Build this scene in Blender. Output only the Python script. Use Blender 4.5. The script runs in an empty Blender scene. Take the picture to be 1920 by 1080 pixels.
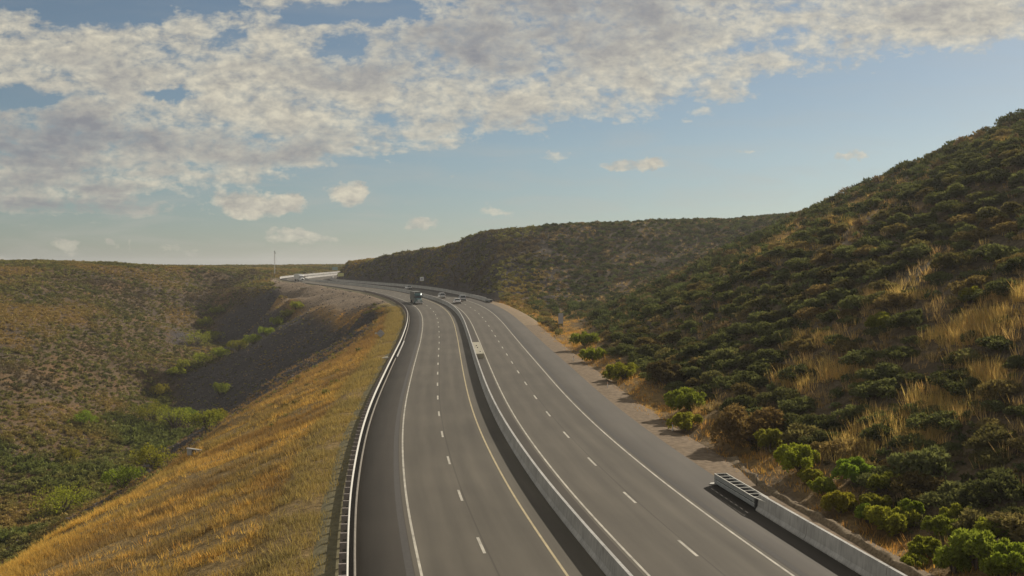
import bpy, bmesh, math, random
import numpy as np
from mathutils import Vector, Matrix
R = math.radians
rng = np.random.default_rng(7)
random.seed(7)
scn = bpy.context.scene
col = scn.collection

# ------------------------------------------------------------------ camera numbers
F, YH, CAMH = 1850.0, 498.0, 15.8          # focal length in photo pixels, horizon row, camera height (m)
PITCH = math.atan((YH - 540) / F)
SUN_AZ, SUN_EL = 44.0, 31.5

def ray(px, py):
    d = np.array([(px - 960) / F, 1.0, -(py - 540) / F])
    c, s = math.cos(PITCH), math.sin(PITCH)
    return np.array([d[0], c * d[1] - s * d[2], s * d[1] + c * d[2]])

def P(px, py, h=None, z=None):
    """world point on the sight line of a photo pixel, at height h or at distance z"""
    d = ray(px, py)
    t = (h - CAMH) / d[2] if h is not None else z / d[1]
    return (d[0] * t, d[1] * t, CAMH + d[2] * t)

def project(x, y, z):
    c, s = math.cos(-PITCH), math.sin(-PITCH)
    zz = z - CAMH
    yy = c * y - s * zz
    zz = s * y + c * zz
    yy = np.maximum(yy, .01)
    return 960 + F * x / yy, 540 - F * zz / yy, yy

# ------------------------------------------------------------------ noise
def _hash(ix, iy, seed):
    n = (ix.astype(np.int64) * 374761393 + iy.astype(np.int64) * 668265263 + seed * 1442695041) & 0xFFFFFFFF
    n = ((n ^ (n >> 13)) * 1274126177) & 0xFFFFFFFF
    return ((n ^ (n >> 16)) & 0xFFFF) / 65535.0

def vnoise(x, y, seed=0):
    x = np.asarray(x, float); y = np.asarray(y, float)
    ix, iy = np.floor(x), np.floor(y)
    fx, fy = x - ix, y - iy
    fx = fx * fx * (3 - 2 * fx); fy = fy * fy * (3 - 2 * fy)
    a = _hash(ix, iy, seed); b = _hash(ix + 1, iy, seed)
    c = _hash(ix, iy + 1, seed); d = _hash(ix + 1, iy + 1, seed)
    return (a * (1 - fx) + b * fx) * (1 - fy) + (c * (1 - fx) + d * fx) * fy

def fbm(x, y, seed=0, oct=4):
    t, amp, tot = 0, 1.0, 0
    for o in range(oct):
        t = t + amp * (vnoise(x * 2 ** o, y * 2 ** o, seed + o * 17) - .5)
        tot += amp; amp *= .5
    return t / tot * 2

def sstep(a, b, x):
    t = np.clip((x - a) / (b - a), 0, 1)
    return t * t * (3 - 2 * t)

# ------------------------------------------------------------------ highway alignment (median line)
_cy = np.array([-80, 0, 30, 55.4, 67.5, 79.6, 91.7, 103.8, 116, 128, 140.3, 152.5, 164.6, 176.8, 189, 201, 213, 225.4, 237.5, 249.7, 261.8, 273.9, 285.9, 297.9, 330, 365, 392, 407, 462, 481, 502, 536, 565, 600, 657, 720, 800, 1000])
_cx = np.array([33, 14.5, 8.4, 4.2, 2.35, .8, -.6, -1.8, -2.85, -3.78, -4.68, -5.55, -6.38, -7.23, -8.05, -8.93, -9.85, -10.8, -11.85, -13.0, -14.3, -15.8, -17.6, -19.6, -26, -34.2, -42.4, -48.2, -72.5, -84, -97, -113, -119, -116, -106, -90, -64, 10.])
_zy = np.array([-80, 60, 80, 101, 120, 138, 150, 175, 200, 225, 250, 284, 300, 330, 365, 407, 462, 502, 536, 565, 600, 657, 720, 800, 1000])
_zh = np.array([0, 0, .03, .18, .36, .58, .74, .97, 1.3, 1.93, 2.6, 3.52, 3.95, 4.4, 4.75, 5.6, 6.4, 7.3, 7.9, 8.4, 9.1, 10.6, 12, 13.6, 15])
def _smooth(yy, v, sig):
    k = np.arange(-60, 61); g = np.exp(-.5 * (k / sig) ** 2); g /= g.sum()
    return np.convolve(np.pad(v, 60, mode='reflect', reflect_type='odd'), g, mode='valid')
CY = np.arange(-80, 1001, 1.0)
CX = np.interp(CY, _cy, _cx)
_w = sstep(290, 340, CY)
CX = (1 - _w) * _smooth(CY, CX, 5) + _w * _smooth(CY, CX, 14)
CZ = _smooth(CY, np.interp(CY, _zy, _zh), 8)
_dx = np.gradient(CX)
_tl = np.sqrt(1 + _dx ** 2)
TX, TY = _dx / _tl, 1 / _tl                    # unit tangent
CE = np.interp(CY, [-80, 60, 140, 420, 520, 1000], [0, 0, .034, .034, -.01, -.01])   # superelevation
CS = np.concatenate([[0], np.cumsum(np.hypot(np.diff(CX), np.diff(CY)))])           # arc length
CS -= np.interp(0, CY, CS)

def road_pt(y, u, dz=0.0):
    """station (median y) and lateral offset u (right +) -> world"""
    y = np.asarray(y, float)
    x = np.interp(y, CY, CX); tx = np.interp(y, CY, TX); ty = np.interp(y, CY, TY)
    z = np.interp(y, CY, CZ) + np.interp(y, CY, CE) * u
    return x + ty * u, y - tx * u, z + dz

def road_frame(x, y):
    t = np.array(y, float)
    for _ in range(8):
        cx = np.interp(t, CY, CX); tx = np.interp(t, CY, TX); ty = np.interp(t, CY, TY)
        t = t + ((x - cx) * tx + (y - t) * ty) * ty * .8
        t = np.clip(t, -80, 1000)
    cx = np.interp(t, CY, CX); tx = np.interp(t, CY, TX); ty = np.interp(t, CY, TY)
    u = (x - cx) * ty - (y - t) * tx
    return t, u

def road_z(t, u):
    return np.interp(t, CY, CZ) + np.interp(t, CY, CE) * np.clip(u, -16, 16)

def yaw_at(y):
    return math.atan2(-np.interp(y, CY, TX), np.interp(y, CY, TY))   # rotation about Z that turns +Y onto the tangent

EDGE_L, EDGE_R = -13.6, 13.4
# ------------------------------------------------------------------ terrain
ctrl = []
def C3(x, y, h): ctrl.append((x, y, h))
def CP(px, py, h=None, z=None): ctrl.append(P(px, py, h, z))
# left embankment: explicit profiles (station, [(distance beyond the pavement edge, drop)])
def prof_left(y, pts):
    for d, dr in pts:
        x, yy, z = road_pt(y, EDGE_L - d)
        C3(float(x), float(yy), float(z) - dr)
for y in (-40, -10, 20, 45, 65, 85, 105, 125, 145, 165):
    k = float(np.interp(y, [95, 125], [2.85, 2.6])); bk = float(np.interp(y, [40, 95, 125], [38, 34, 27]))
    prof_left(y, [(2, .15), (10, 8.5 / k), (19, 17.5 / k), (bk, (bk - 1.5) / k), (bk + 7, (bk - 1.5) / k + 5.5), (bk + 16, (bk - 1.5) / k + 12), (bk + 27, (bk - 1.5) / k + 19)])
for y in (185, 205, 225):
    k = 2.4
    prof_left(y, [(2, .15), (10, 8.5 / k), (22, 20.5 / k), (34, 8.5 + 12 / 1.75), (46, 8.5 + 24 / 1.75)])
for y in (245, 262, 280):
    prof_left(y, [(2, .15), (6, 1.4), (16, 6.6), (28, 13.2), (40, 19.8), (54, 27.6)])
for y in (300, 320, 340):
    prof_left(y, [(2, .15), (7, 1.0), (12, 2.6)])
for y in (360, 380, 400):
    prof_left(y, [(2, .15), (10, 1.4), (18, 3.2)])
for y in (425, 445):
    prof_left(y, [(2, .15), (14, 1.2), (26, 2.6)])
for px, py, z in ((600, 579, 366), (640, 578, 353), (690, 581, 333), (715, 590, 313), (735, 600, 292)):
    x, y, h = P(px, py, z=z)
    C3(x, y, h)
    for d_ in (8, 20, 32, 44, 56):
        if h - .63 * d_ > -37: C3(x - .887 * d_, y - .46 * d_, h - .63 * d_)
for y in (470, 500, 530):
    prof_left(y, [(2, .1), (8, .6), (14, 1.2)])
for y in (570, 610, 660):
    prof_left(y, [(2, .1), (12, -.4), (30, -1.5)])
# upper pad and its dark slope
CP(560, 543, z=447); CP(510, 545, z=462); CP(450, 546, z=478); CP(430, 549, z=484)
for px, py, z in ((560, 552, 441), (500, 560, 460), (445, 562, 478), (540, 580, 436), (490, 600, 449), (450, 610, 462), (560, 572, 424), (480, 642, 434), (430, 645, 452), (540, 602, 398), (400, 674, 405)):
    CP(px, py, z=z)
# valley floor
for px, py, h in ((300, 900, -34), (150, 960, -36), (0, 1000, -38), (380, 822, -34), (300, 785, -33.5), (290, 745, -32)):
    CP(px, py, h=h)
C3(-128, 140, -41); C3(-175, 80, -44); C3(-230, 0, -47)
# left hillside and mesa
for px, py, z in ((0, 900, 234), (0, 800, 263), (0, 700, 300), (0, 600, 352), (0, 550, 405), (0, 500, 470), (-300, 500, 440), (-300, 600, 330), (-300, 750, 255),
                  (100, 850, 261), (200, 800, 300), (200, 700, 345), (200, 600, 405), (200, 550, 452), (250, 500.5, 505), (120, 500, 486), (250, 850, 268),
                  (330, 620, 430), (400, 600, 472), (400, 550, 520), (380, 501.5, 540), (480, 520, 535), (480, 503, 560), (510, 528, 518), (530, 506, 600), (300, 690, 365), (360, 680, 388)):
    CP(px, py, z=z)
# right hill: toe, slope and ridge
def toe_u(y): return float(np.interp(y, [0, 150, 200, 235], [20, 20, 24, 30]))
for y in (-40, 0, 30, 55, 80, 105, 130, 155, 180, 205, 228):
    tu = toe_u(y)
    x, yy, z = road_pt(y, EDGE_R + 2); C3(float(x), float(yy), float(z) - .15)
    x, yy, z = road_pt(y, tu - 2.5); C3(float(x), float(yy), float(z) - .7)
    tx, ty_, tz = [float(v) for v in road_pt(y, tu)]
    sl_ = float(np.interp(y, [130, 180, 228], [.58, .545, .49])); mx_ = float(np.interp(y, [130, 180, 228], [54, 46, 34]))
    for dx in (4, 14, 26, 34, 40, 46, 54):
        if dx <= mx_: C3(tx + dx, ty_, tz + dx * sl_)
for px, py, z in ((1920, 212, 165), (1800, 264, 190), (1700, 313, 215), (1620, 352, 245), (1560, 380, 272), (1535, 390, 290)):
    x, y, h = P(px, py, z=z); h -= 1.6 if px < 1900 else .8; C3(x, y, h)
    C3(x + 16, y + 9, h - .5); C3(x + 70, y + 30, h - 4)
C3(92, 120, 43); C3(100, 60, 45); C3(105, 0, 46); C3(140, 60, 52); C3(150, 140, 46)
# gully behind it and the far cut hill
for px, py, z in ((1110, 612, 240), (1200, 562, 292), (1300, 503, 330), (1400, 452, 352), (1400, 462, 264), (1300, 512, 254), (1200, 562, 247),
                  (1540, 400, 372), (1400, 411, 392), (1250, 417, 392), (1100, 426, 388), (1000, 434, 388), (900, 444, 398), (800, 461, 422), (700, 481, 486), (640, 493, 562), (626, 500, 640),
                  (1000, 500, 348), (1100, 500, 348), (1200, 480, 354), (1100, 560, 310), (1000, 585, 286), (1050, 600, 262), (1180, 530, 325)):
    CP(px, py, z=z)
for (px, py, z) in ((1540, 400, 372), (1400, 411, 392), (1250, 417, 392), (1100, 426, 388), (1000, 434, 388), (900, 444, 398), (800, 461, 422), (700, 481, 486), (640, 493, 562)):
    x, y, h = P(px, py, z=z)
    C3(x + 12, y + 55, h + .4); C3(x + 40, y + 140, h - 1)
# far plateau
for x in (-900, -500, -250, 0, 300, 700):
    for y in (900, 1500):
        C3(x, y, 15.4 if x < 0 else 19)
C3(-400, 600, 15.4); C3(-250, 640, 15.3); C3(-170, 700, 14.2); C3(-130, 760, 14.6); C3(-600, 400, 16); C3(-500, 200, 8); C3(-420, 0, -10)
C3(250, 500, 34); C3(300, 250, 42); C3(260, 0, 50)
ctrl = np.array(ctrl)
def _solve_rbf(pts):
    n = len(pts)
    D = np.hypot(pts[:, None, 0] - pts[None, :, 0], pts[:, None, 1] - pts[None, :, 1])
    A = np.zeros((n + 3, n + 3)); A[:n, :n] = -D - np.eye(n) * .6
    A[:n, n] = 1; A[:n, n + 1] = pts[:, 0] / 100; A[:n, n + 2] = pts[:, 1] / 100
    A[n:, :n] = A[:n, n:].T
    b = np.zeros(n + 3); b[:n] = pts[:, 2]
    return np.linalg.solve(A, b)
RW = _solve_rbf(ctrl)
def natural(x, y):
    n = len(ctrl)
    out = np.empty(x.size)
    xf, yf = x.ravel(), y.ravel()
    for i in range(0, x.size, 20000):
        xs, ys = xf[i:i + 20000], yf[i:i + 20000]
        D = np.hypot(xs[:, None] - ctrl[None, :, 0], ys[:, None] - ctrl[None, :, 1])
        out[i:i + 20000] = -D @ RW[:n] + RW[n] + RW[n + 1] * xs / 100 + RW[n + 2] * ys / 100
    return out.reshape(x.shape)

def graded(stops):
    out = [stops[0][0]]
    for (a, s0), (b, s1) in zip(stops[:-1], stops[1:]):
        v = out[-1]
        while v < b - 1e-6:
            f = (v - a) / (b - a)
            v = min(b, v + s0 + (s1 - s0) * f)
            out.append(v)
    return np.array(out)
GX = graded([(-4000, 400), (-900, 60), (-330, 5), (-160, 1.8), (-90, 1.1), (-15, .9), (45, .9), (110, 1.5), (200, 6), (600, 50), (4000, 400)])
GY = graded([(-60, 4), (20, 1.2), (60, .9), (140, 1.0), (260, 1.2), (420, 1.5), (620, 3), (900, 12), (1600, 80), (7000, 600)])
gx, gy = np.meshgrid(GX, GY)
gh = natural(gx, gy)
far = sstep(750, 1300, np.hypot(gx, gy - 200))
gh = gh * (1 - far) + far * (15.2 + 3 * fbm(gx / 500, gy / 500, 5))
gt, gu = road_frame(gx, gy)
onroad = (gy > -60) & (gy < 960)
cut_zone = sstep(276, 330, gt) * (gt < 900)
# cut on the right side of the far curve: a steep planar face up to the natural hill
rz = road_z(gt, gu)
cutp = rz + np.maximum(0, gu - 16.2) * (.45 + .75 * sstep(295, 365, gt)) + .05
gh = np.where((gu > 0) & (gt > 272) & (gt < 900), np.minimum(gh, cutp + (1 - cut_zone) * 18), gh)
cutp2 = rz + np.maximum(0, -gu - 18) * .5
gh = np.where((gu < 0) & (gt > 540) & (gt < 900), np.minimum(gh, cutp2), gh)
# relief: rills and hummocks away from the road
away = sstep(16, 30, np.abs(gu))
big = np.hypot(gx, gy)
gh = gh + away * (1.1 * fbm(gx / 22, gy / 22, 1, 4) + .35 * fbm(gx / 4.5, gy / 4.5, 9, 3)) * (1 - .5 * sstep(700, 1200, big))
# rocky breaks on the cut
isc = (gu > 16.2) & (gt > 300) & (gt < 760) & (gu < 60)
gh = gh + np.where(isc, (.5 * fbm(gt / 5, gu / 3, 33, 3) + 1.0 * fbm(gt / 3.2, gu / 30, 34, 3)) * sstep(16.5, 20, gu), 0)
# seat the highway
dL, dR = EDGE_L - gu, gu - EDGE_R
d = np.maximum(np.maximum(dL, dR), 0)
seat = np.clip((d - 2.2) / 3.5, 0, 1); seat = seat * seat * (3 - 2 * seat)
gh = np.where(onroad & (d < 5.7), (rz - .32) * (1 - seat) + gh * seat, gh)

def H_at(x, y):
    x = np.asarray(x, float); y = np.asarray(y, float)
    i = np.clip(np.searchsorted(GX, x) - 1, 0, len(GX) - 2); j = np.clip(np.searchsorted(GY, y) - 1, 0, len(GY) - 2)
    fx = np.clip((x - GX[i]) / (GX[i + 1] - GX[i]), 0, 1); fy = np.clip((y - GY[j]) / (GY[j + 1] - GY[j]), 0, 1)
    return (gh[j, i] * (1 - fx) + gh[j, i + 1] * fx) * (1 - fy) + (gh[j + 1, i] * (1 - fx) + gh[j + 1, i + 1] * fx) * fy

def ground_hit(px, py, zmin=30, zmax=900):
    """first meeting of a sight line with the terrain"""
    d = ray(px, py)
    t = np.arange(zmin, zmax, .5)
    below = CAMH + d[2] * t < H_at(d[0] * t, d[1] * t)
    if not below.any(): return None
    t = t[np.argmax(below)]
    x, y = d[0] * t, d[1] * t
    return float(x), float(y), float(H_at(x, y))

# ------------------------------------------------------------------ materials
def nodes(m):
    m.use_nodes = True
    nt = m.node_tree
    for n in list(nt.nodes): nt.nodes.remove(n)
    return nt, nt.nodes, nt.links
def N(ns, t, **kw):
    n = ns.new(t)
    for k, v in kw.items():
        if k in n.inputs: n.inputs[k].default_value = v
        else: setattr(n, k, v)
    return n
def mathn(ns, ln, op, a, b=None, c=None):
    n = ns.new('ShaderNodeMath'); n.operation = op
    for i, v in enumerate((a, b, c)):
        if v is None: continue
        if isinstance(v, (int, float)): n.inputs[i].default_value = v
        else: ln.new(v, n.inputs[i])
    return n.outputs[0]
def mixc(ns, ln, fac, a, b, mode='MIX'):
    n = ns.new('ShaderNodeMix'); n.data_type = 'RGBA'; n.blend_type = mode
    for i, v in ((0, fac), (6, a), (7, b)):
        if isinstance(v, (int, float)): n.inputs[i].default_value = v
        elif isinstance(v, tuple): n.inputs[i].default_value = (*v, 1) if len(v) == 3 else v
        else: ln.new(v, n.inputs[i])
    return n.outputs[2]
def ramp(ns, ln, src, stops):
    n = ns.new('ShaderNodeValToRGB')
    e = n.color_ramp.elements
    while len(e) > 1: e.remove(e[-1])
    for i, (p, c) in enumerate(stops):
        el = e[0] if i == 0 else e.new(p)
        el.position = p
        el.color = (c, c, c, 1) if isinstance(c, (int, float)) else (*c, 1)
    ln.new(src, n.inputs[0])
    return n.outputs[0]
def simple(name, c, rough=.6, metal=0.0, noise=.12, scale=3.0, bump=0.0, spec=.4):
    m = bpy.data.materials.new(name); nt, ns, ln = nodes(m)
    out = ns.new('ShaderNodeOutputMaterial'); b = N(ns, 'ShaderNodeBsdfPrincipled', Roughness=rough, Metallic=metal)
    b.inputs['Specular IOR Level'].default_value = spec
    tc = ns.new('ShaderNodeTexCoord')
    nz = N(ns, 'ShaderNodeTexNoise', Scale=scale, Detail=6.0); ln.new(tc.outputs['Object'], nz.inputs['Vector'])
    f = ramp(ns, ln, nz.outputs['Fac'], [(.25, 1 - noise), (.75, 1 + noise * .5)])
    ln.new(mixc(ns, ln, 1.0, c, f, 'MULTIPLY'), b.inputs['Base Color'])
    if bump:
        bp = N(ns, 'ShaderNodeBump', Strength=bump, Distance=.05); ln.new(nz.outputs['Fac'], bp.inputs['Height']); ln.new(bp.outputs[0], b.inputs['Normal'])
    ln.new(b.outputs[0], out.inputs[0])
    return m

def foliage_mat(name, c, trans=.35, var=.35, attr=True, tcol=None, alt=None):
    m = bpy.data.materials.new(name); nt, ns, ln = nodes(m)
    out = ns.new('ShaderNodeOutputMaterial')
    oi = ns.new('ShaderNodeObjectInfo')
    k = mathn(ns, ln, 'MULTIPLY_ADD', oi.outputs['Random'], var, 1 - var * .5)
    base = c
    if attr:
        at = ns.new('ShaderNodeAttribute'); at.attribute_name = 'tint'
        base = mixc(ns, ln, 1.0, c, at.outputs['Color'], 'MULTIPLY')
    base = mixc(ns, ln, 1.0, base, k, 'MULTIPLY')
    if alt:
        wn = ns.new('ShaderNodeTexWhiteNoise'); wn.noise_dimensions = '1D'; ln.new(oi.outputs['Random'], wn.inputs['W'])
        base = mixc(ns, ln, ramp(ns, ln, wn.outputs['Value'], [(.58, 0.0), (1.0, 1.0)]), base, mixc(ns, ln, 1.0, base, alt, 'MULTIPLY'))
    df = ns.new('ShaderNodeBsdfDiffuse'); tr = ns.new('ShaderNodeBsdfTranslucent')
    ln.new(base, df.inputs[0])
    ln.new(mixc(ns, ln, 1.0, base, tcol or (1.5, 1.45, .9), 'MULTIPLY'), tr.inputs[0])
    mx = ns.new('ShaderNodeMixShader'); mx.inputs[0].default_value = trans
    ln.new(df.outputs[0], mx.inputs[1]); ln.new(tr.outputs[0], mx.inputs[2])
    ln.new(mx.outputs[0], out.inputs[0])
    return m

def terrain_mat():
    m = bpy.data.materials.new('dry_hillside_ground'); nt, ns, ln = nodes(m)
    out = ns.new('ShaderNodeOutputMaterial'); b = N(ns, 'ShaderNodeBsdfPrincipled', Roughness=.95)
    b.inputs['Specular IOR Level'].default_value = .1
    at = ns.new('ShaderNodeAttribute'); at.attribute_name = 'tint'
    geo = ns.new('ShaderNodeNewGeometry')
    def nz(s, d=6.0):
        n = N(ns, 'ShaderNodeTexNoise', Scale=s, Detail=d, Roughness=.62); ln.new(geo.outputs['Position'], n.inputs['Vector']); return n.outputs['Fac']
    a, c, e = nz(.22), nz(1.6), nz(7.0, 4.0)
    col_ = mixc(ns, ln, 1.0, at.outputs['Color'], ramp(ns, ln, a, [(.3, .72), (.7, 1.2)]), 'MULTIPLY')
    col_ = mixc(ns, ln, 1.0, col_, ramp(ns, ln, c, [(.32, .62), (.68, 1.3)]), 'MULTIPLY')
    # stones lying on the soil
    vo = N(ns, 'ShaderNodeTexVoronoi', Scale=1.3); ln.new(geo.outputs['Position'], vo.inputs['Vector'])
    st = ramp(ns, ln, vo.outputs['Distance'], [(.12, 1.0), (.2, 0.0)])
    st = mathn(ns, ln, 'MULTIPLY', st, ramp(ns, ln, a, [(.45, 0.0), (.6, .8)]))
    col_ = mixc(ns, ln, st, col_, (.19, .16, .135))
    ln.new(col_, b.inputs['Base Color'])
    hsum = mathn(ns, ln, 'ADD', c, mathn(ns, ln, 'MULTIPLY', e, .35))
    bp = N(ns, 'ShaderNodeBump', Strength=.9, Distance=.5); ln.new(hsum, bp.inputs['Height']); ln.new(bp.outputs[0], b.inputs['Normal'])
    ln.new(b.outputs[0], out.inputs[0])
    return m

def asphalt_mat(name, c, track=0.0, joint=()):
    """uses UV = (offset from median, metres along the road)"""
    m = bpy.data.materials.new(name); nt, ns, ln = nodes(m)
    out = ns.new('ShaderNodeOutputMaterial'); b = N(ns, 'ShaderNodeBsdfPrincipled', Roughness=.82)
    b.inputs['Specular IOR Level'].default_value = .25
    uv = ns.new('ShaderNodeUVMap'); sp = ns.new('ShaderNodeSeparateXYZ'); ln.new(uv.outputs[0], sp.inputs[0])
    mp = ns.new('ShaderNodeMapping'); mp.inputs['Scale'].default_value = (1, .06, 1); ln.new(uv.outputs[0], mp.inputs[0])
    n1 = N(ns, 'ShaderNodeTexNoise', Scale=1.3, Detail=5.0); ln.new(mp.outputs[0], n1.inputs['Vector'])      # streaks along the lane
    n2 = N(ns, 'ShaderNodeTexNoise', Scale=.09, Detail=4.0); ln.new(uv.outputs[0], n2.inputs['Vector'])
    n3 = N(ns, 'ShaderNodeTexNoise', Scale=30.0, Detail=3.0); ln.new(uv.outputs[0], n3.inputs['Vector'])
    col_ = mixc(ns, ln, 1.0, c, ramp(ns, ln, n1.outputs['Fac'], [(.3, .86), (.7, 1.1)]), 'MULTIPLY')
    col_ = mixc(ns, ln, 1.0, col_, ramp(ns, ln, n2.outputs['Fac'], [(.3, .88), (.7, 1.1)]), 'MULTIPLY')
    col_ = mixc(ns, ln, 1.0, col_, ramp(ns, ln, n3.outputs['Fac'], [(.3, .85), (.7, 1.12)]), 'MULTIPLY')
    if track:
        # polished, slightly darker wheel tracks: two per 3.66 m lane, oil line between
        ph = mathn(ns, ln, 'MULTIPLY', mathn(ns, ln, 'SUBTRACT', sp.outputs[0], joint[0]), 2 * math.pi / 1.83)
        w = mathn(ns, ln, 'COSINE', ph)
        k = mathn(ns, ln, 'MULTIPLY_ADD', w, track, 1.0)
        col_ = mixc(ns, ln, 1.0, col_, k, 'MULTIPLY')
    for j in joint:
        dd = mathn(ns, ln, 'ABSOLUTE', mathn(ns, ln, 'SUBTRACT', sp.outputs[0], j + .22))
        f = ramp(ns, ln, dd, [(.035, .72), (.06, 1.0)])
        col_ = mixc(ns, ln, 1.0, col_, f, 'MULTIPLY')
    ln.new(col_, b.inputs['Base Color'])
    bp = N(ns, 'ShaderNodeBump', Strength=.25, Distance=.01); ln.new(n3.outputs['Fac'], bp.inputs['Height']); ln.new(bp.outputs[0], b.inputs['Normal'])
    ln.new(b.outputs[0], out.inputs[0])
    return m

def concrete_mat():
    m = bpy.data.materials.new('cast_concrete'); nt, ns, ln = nodes(m)
    out = ns.new('ShaderNodeOutputMaterial'); b = N(ns, 'ShaderNodeBsdfPrincipled', Roughness=.85)
    b.inputs['Specular IOR Level'].default_value = .2
    geo = ns.new('ShaderNodeNewGeometry')
    n1 = N(ns, 'ShaderNodeTexNoise', Scale=.5, Detail=8.0, Roughness=.65); ln.new(geo.outputs['Position'], n1.inputs['Vector'])
    mp = ns.new('ShaderNodeMapping'); mp.inputs['Scale'].default_value = (6, 6, .7); ln.new(geo.outputs['Position'], mp.inputs[0])
    n2 = N(ns, 'ShaderNodeTexNoise', Scale=1.0, Detail=4.0); ln.new(mp.outputs[0], n2.inputs['Vector'])
    c = mixc(ns, ln, 1.0, (.47, .455, .425), ramp(ns, ln, n1.outputs['Fac'], [(.3, .7), (.7, 1.1)]), 'MULTIPLY')
    c = mixc(ns, ln, 1.0, c, ramp(ns, ln, n2.outputs['Fac'], [(.35, .82), (.6, 1.05)]), 'MULTIPLY')
    ln.new(c, b.inputs['Base Color']); ln.new(b.outputs[0], out.inputs[0])
    return m

M = dict(
    ground=terrain_mat(),
    lane=asphalt_mat('lane_asphalt', (.101, .088, .068), .075, (-5.9,)),
    lane_nb=asphalt_mat('lane_asphalt_newer', (.100, .087, .068), .075, (5.45,)),
    shoulder=asphalt_mat('shoulder_asphalt', (.061, .052, .041)),
    gravel=simple('verge_gravel', (.205, .155, .105), .95, 0, .45, 2.2, .6, .1),
    berm=simple('rough_soil_berm', (.20, .155, .10), .95, 0, .6, 5.0, 1.0, .1),
    darksteel=simple('shade_darkened_steel', (.07, .07, .07), .7, .2, .2, 3),  # cushion interior, recess shade put into the steel colour
    fender=simple('shadow_side_steel', (.30, .31, .30), .6, .3, .2, 3),  # cushion sides, their shadow put into the steel colour
    dirt=simple('tan_dirt', (.25, .19, .125), .95, 0, .3, 1.2, .5, .1),
    bench=simple('shoulder_gravel_grey', (.165, .145, .085), .95, 0, .4, 2.0, .6, .1),
    white=simple('white_road_paint', (.47, .435, .36), .7, 0, .5, .9),
    yellow=simple('yellow_road_paint', (.44, .36, .21), .7, 0, .25, 1.3),
    rumble=simple('rumble_groove_asphalt', (.062, .056, .05), .9, 0, .2, 4),
    concrete=concrete_mat(),
    kerb=simple('asphalt_kerb_grey', (.25, .225, .19), .9, 0, .3, 3.0, .4),
    galv=simple('galvanised_steel', (.62, .61, .57), .5, .55, .15, 4.0),
    rail=simple('galvanised_rail', (.54, .52, .47), .6, .15, .15, 1.5),
    wood=simple('weathered_post', (.26, .22, .20), .85, 0, .3, 6.0),
    sand=simple('pale_sand', (.42, .33, .22), .95, 0, .3, 1.0),
    dark=simple('dark_rubber', (.02, .02, .02), .8, 0, .1, 5),
    glass=simple('tinted_window_glass', (.02, .025, .03), .22, 0, .05, 1, 0, .6),
    wpaint=simple('white_vehicle_paint', (.78, .78, .76), .3, 0, .04, 1),
    spaint=simple('silver_vehicle_paint', (.66, .67, .68), .35, .1, .04, 1),
    tpaint=simple('teal_vehicle_paint', (.035, .085, .09), .35, .1, .06, 1),
    box=simple('grey_trailer_skin', (.12, .125, .11), .6, .0, .15, 1),
    chrome=simple('bright_metal', (.6, .6, .6), .5, .8, .05, 2),
    lampr=simple('red_lamp_lens', (.35, .015, .01), .3, 0, .05, 2),
    lampw=simple('clear_lamp_lens', (.75, .75, .7), .2, 0, .05, 2),
    orange=simple('amber_lamp_lens', (.7, .25, .02), .3, 0, .05, 2),
    signgrey=simple('aluminium_and_shaded_sign', (.40, .39, .41), .55, .25, .1, 3),  # also stands for a white sign face in shadow
    signwhite=simple('white_sign_face', (.75, .74, .72), .6, 0, .05, 2),
    signyel=simple('yellow_sign_face', (.62, .60, .25), .6, 0, .08, 2),
    signgreen=simple('pale_green_sign_face', (.30, .40, .36), .6, 0, .08, 2),
    padc=simple('yellowed_concrete', (.36, .33, .25), .9, 0, .25, 1.2),
    black=simple('black_paint', (.02, .02, .02), .6, 0, .05, 2),
    bark=simple('shrub_bark', (.13, .10, .075), .9, 0, .4, 8),
    rock=simple('dark_basalt_rock', (.16, .14, .125), .92, 0, .4, 3.0, .6, .1),
)
M['leaf_bright'] = foliage_mat('bright_green_leaves', (.215, .235, .036), .45, .25)
M['leaf_dark'] = foliage_mat('dark_green_leaves', (.108, .117, .050), .40, .7, alt=(1.8, 1.2, 1.3))
M['leaf_scrub'] = foliage_mat('olive_scrub_leaves', (1, 1, 1), .25, 0, True, (1.3, 1.3, .9))
M['straw'] = foliage_mat('dry_straw', (1, 1, 1), .45, 0, True, (1.25, 1.1, .75))

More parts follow.
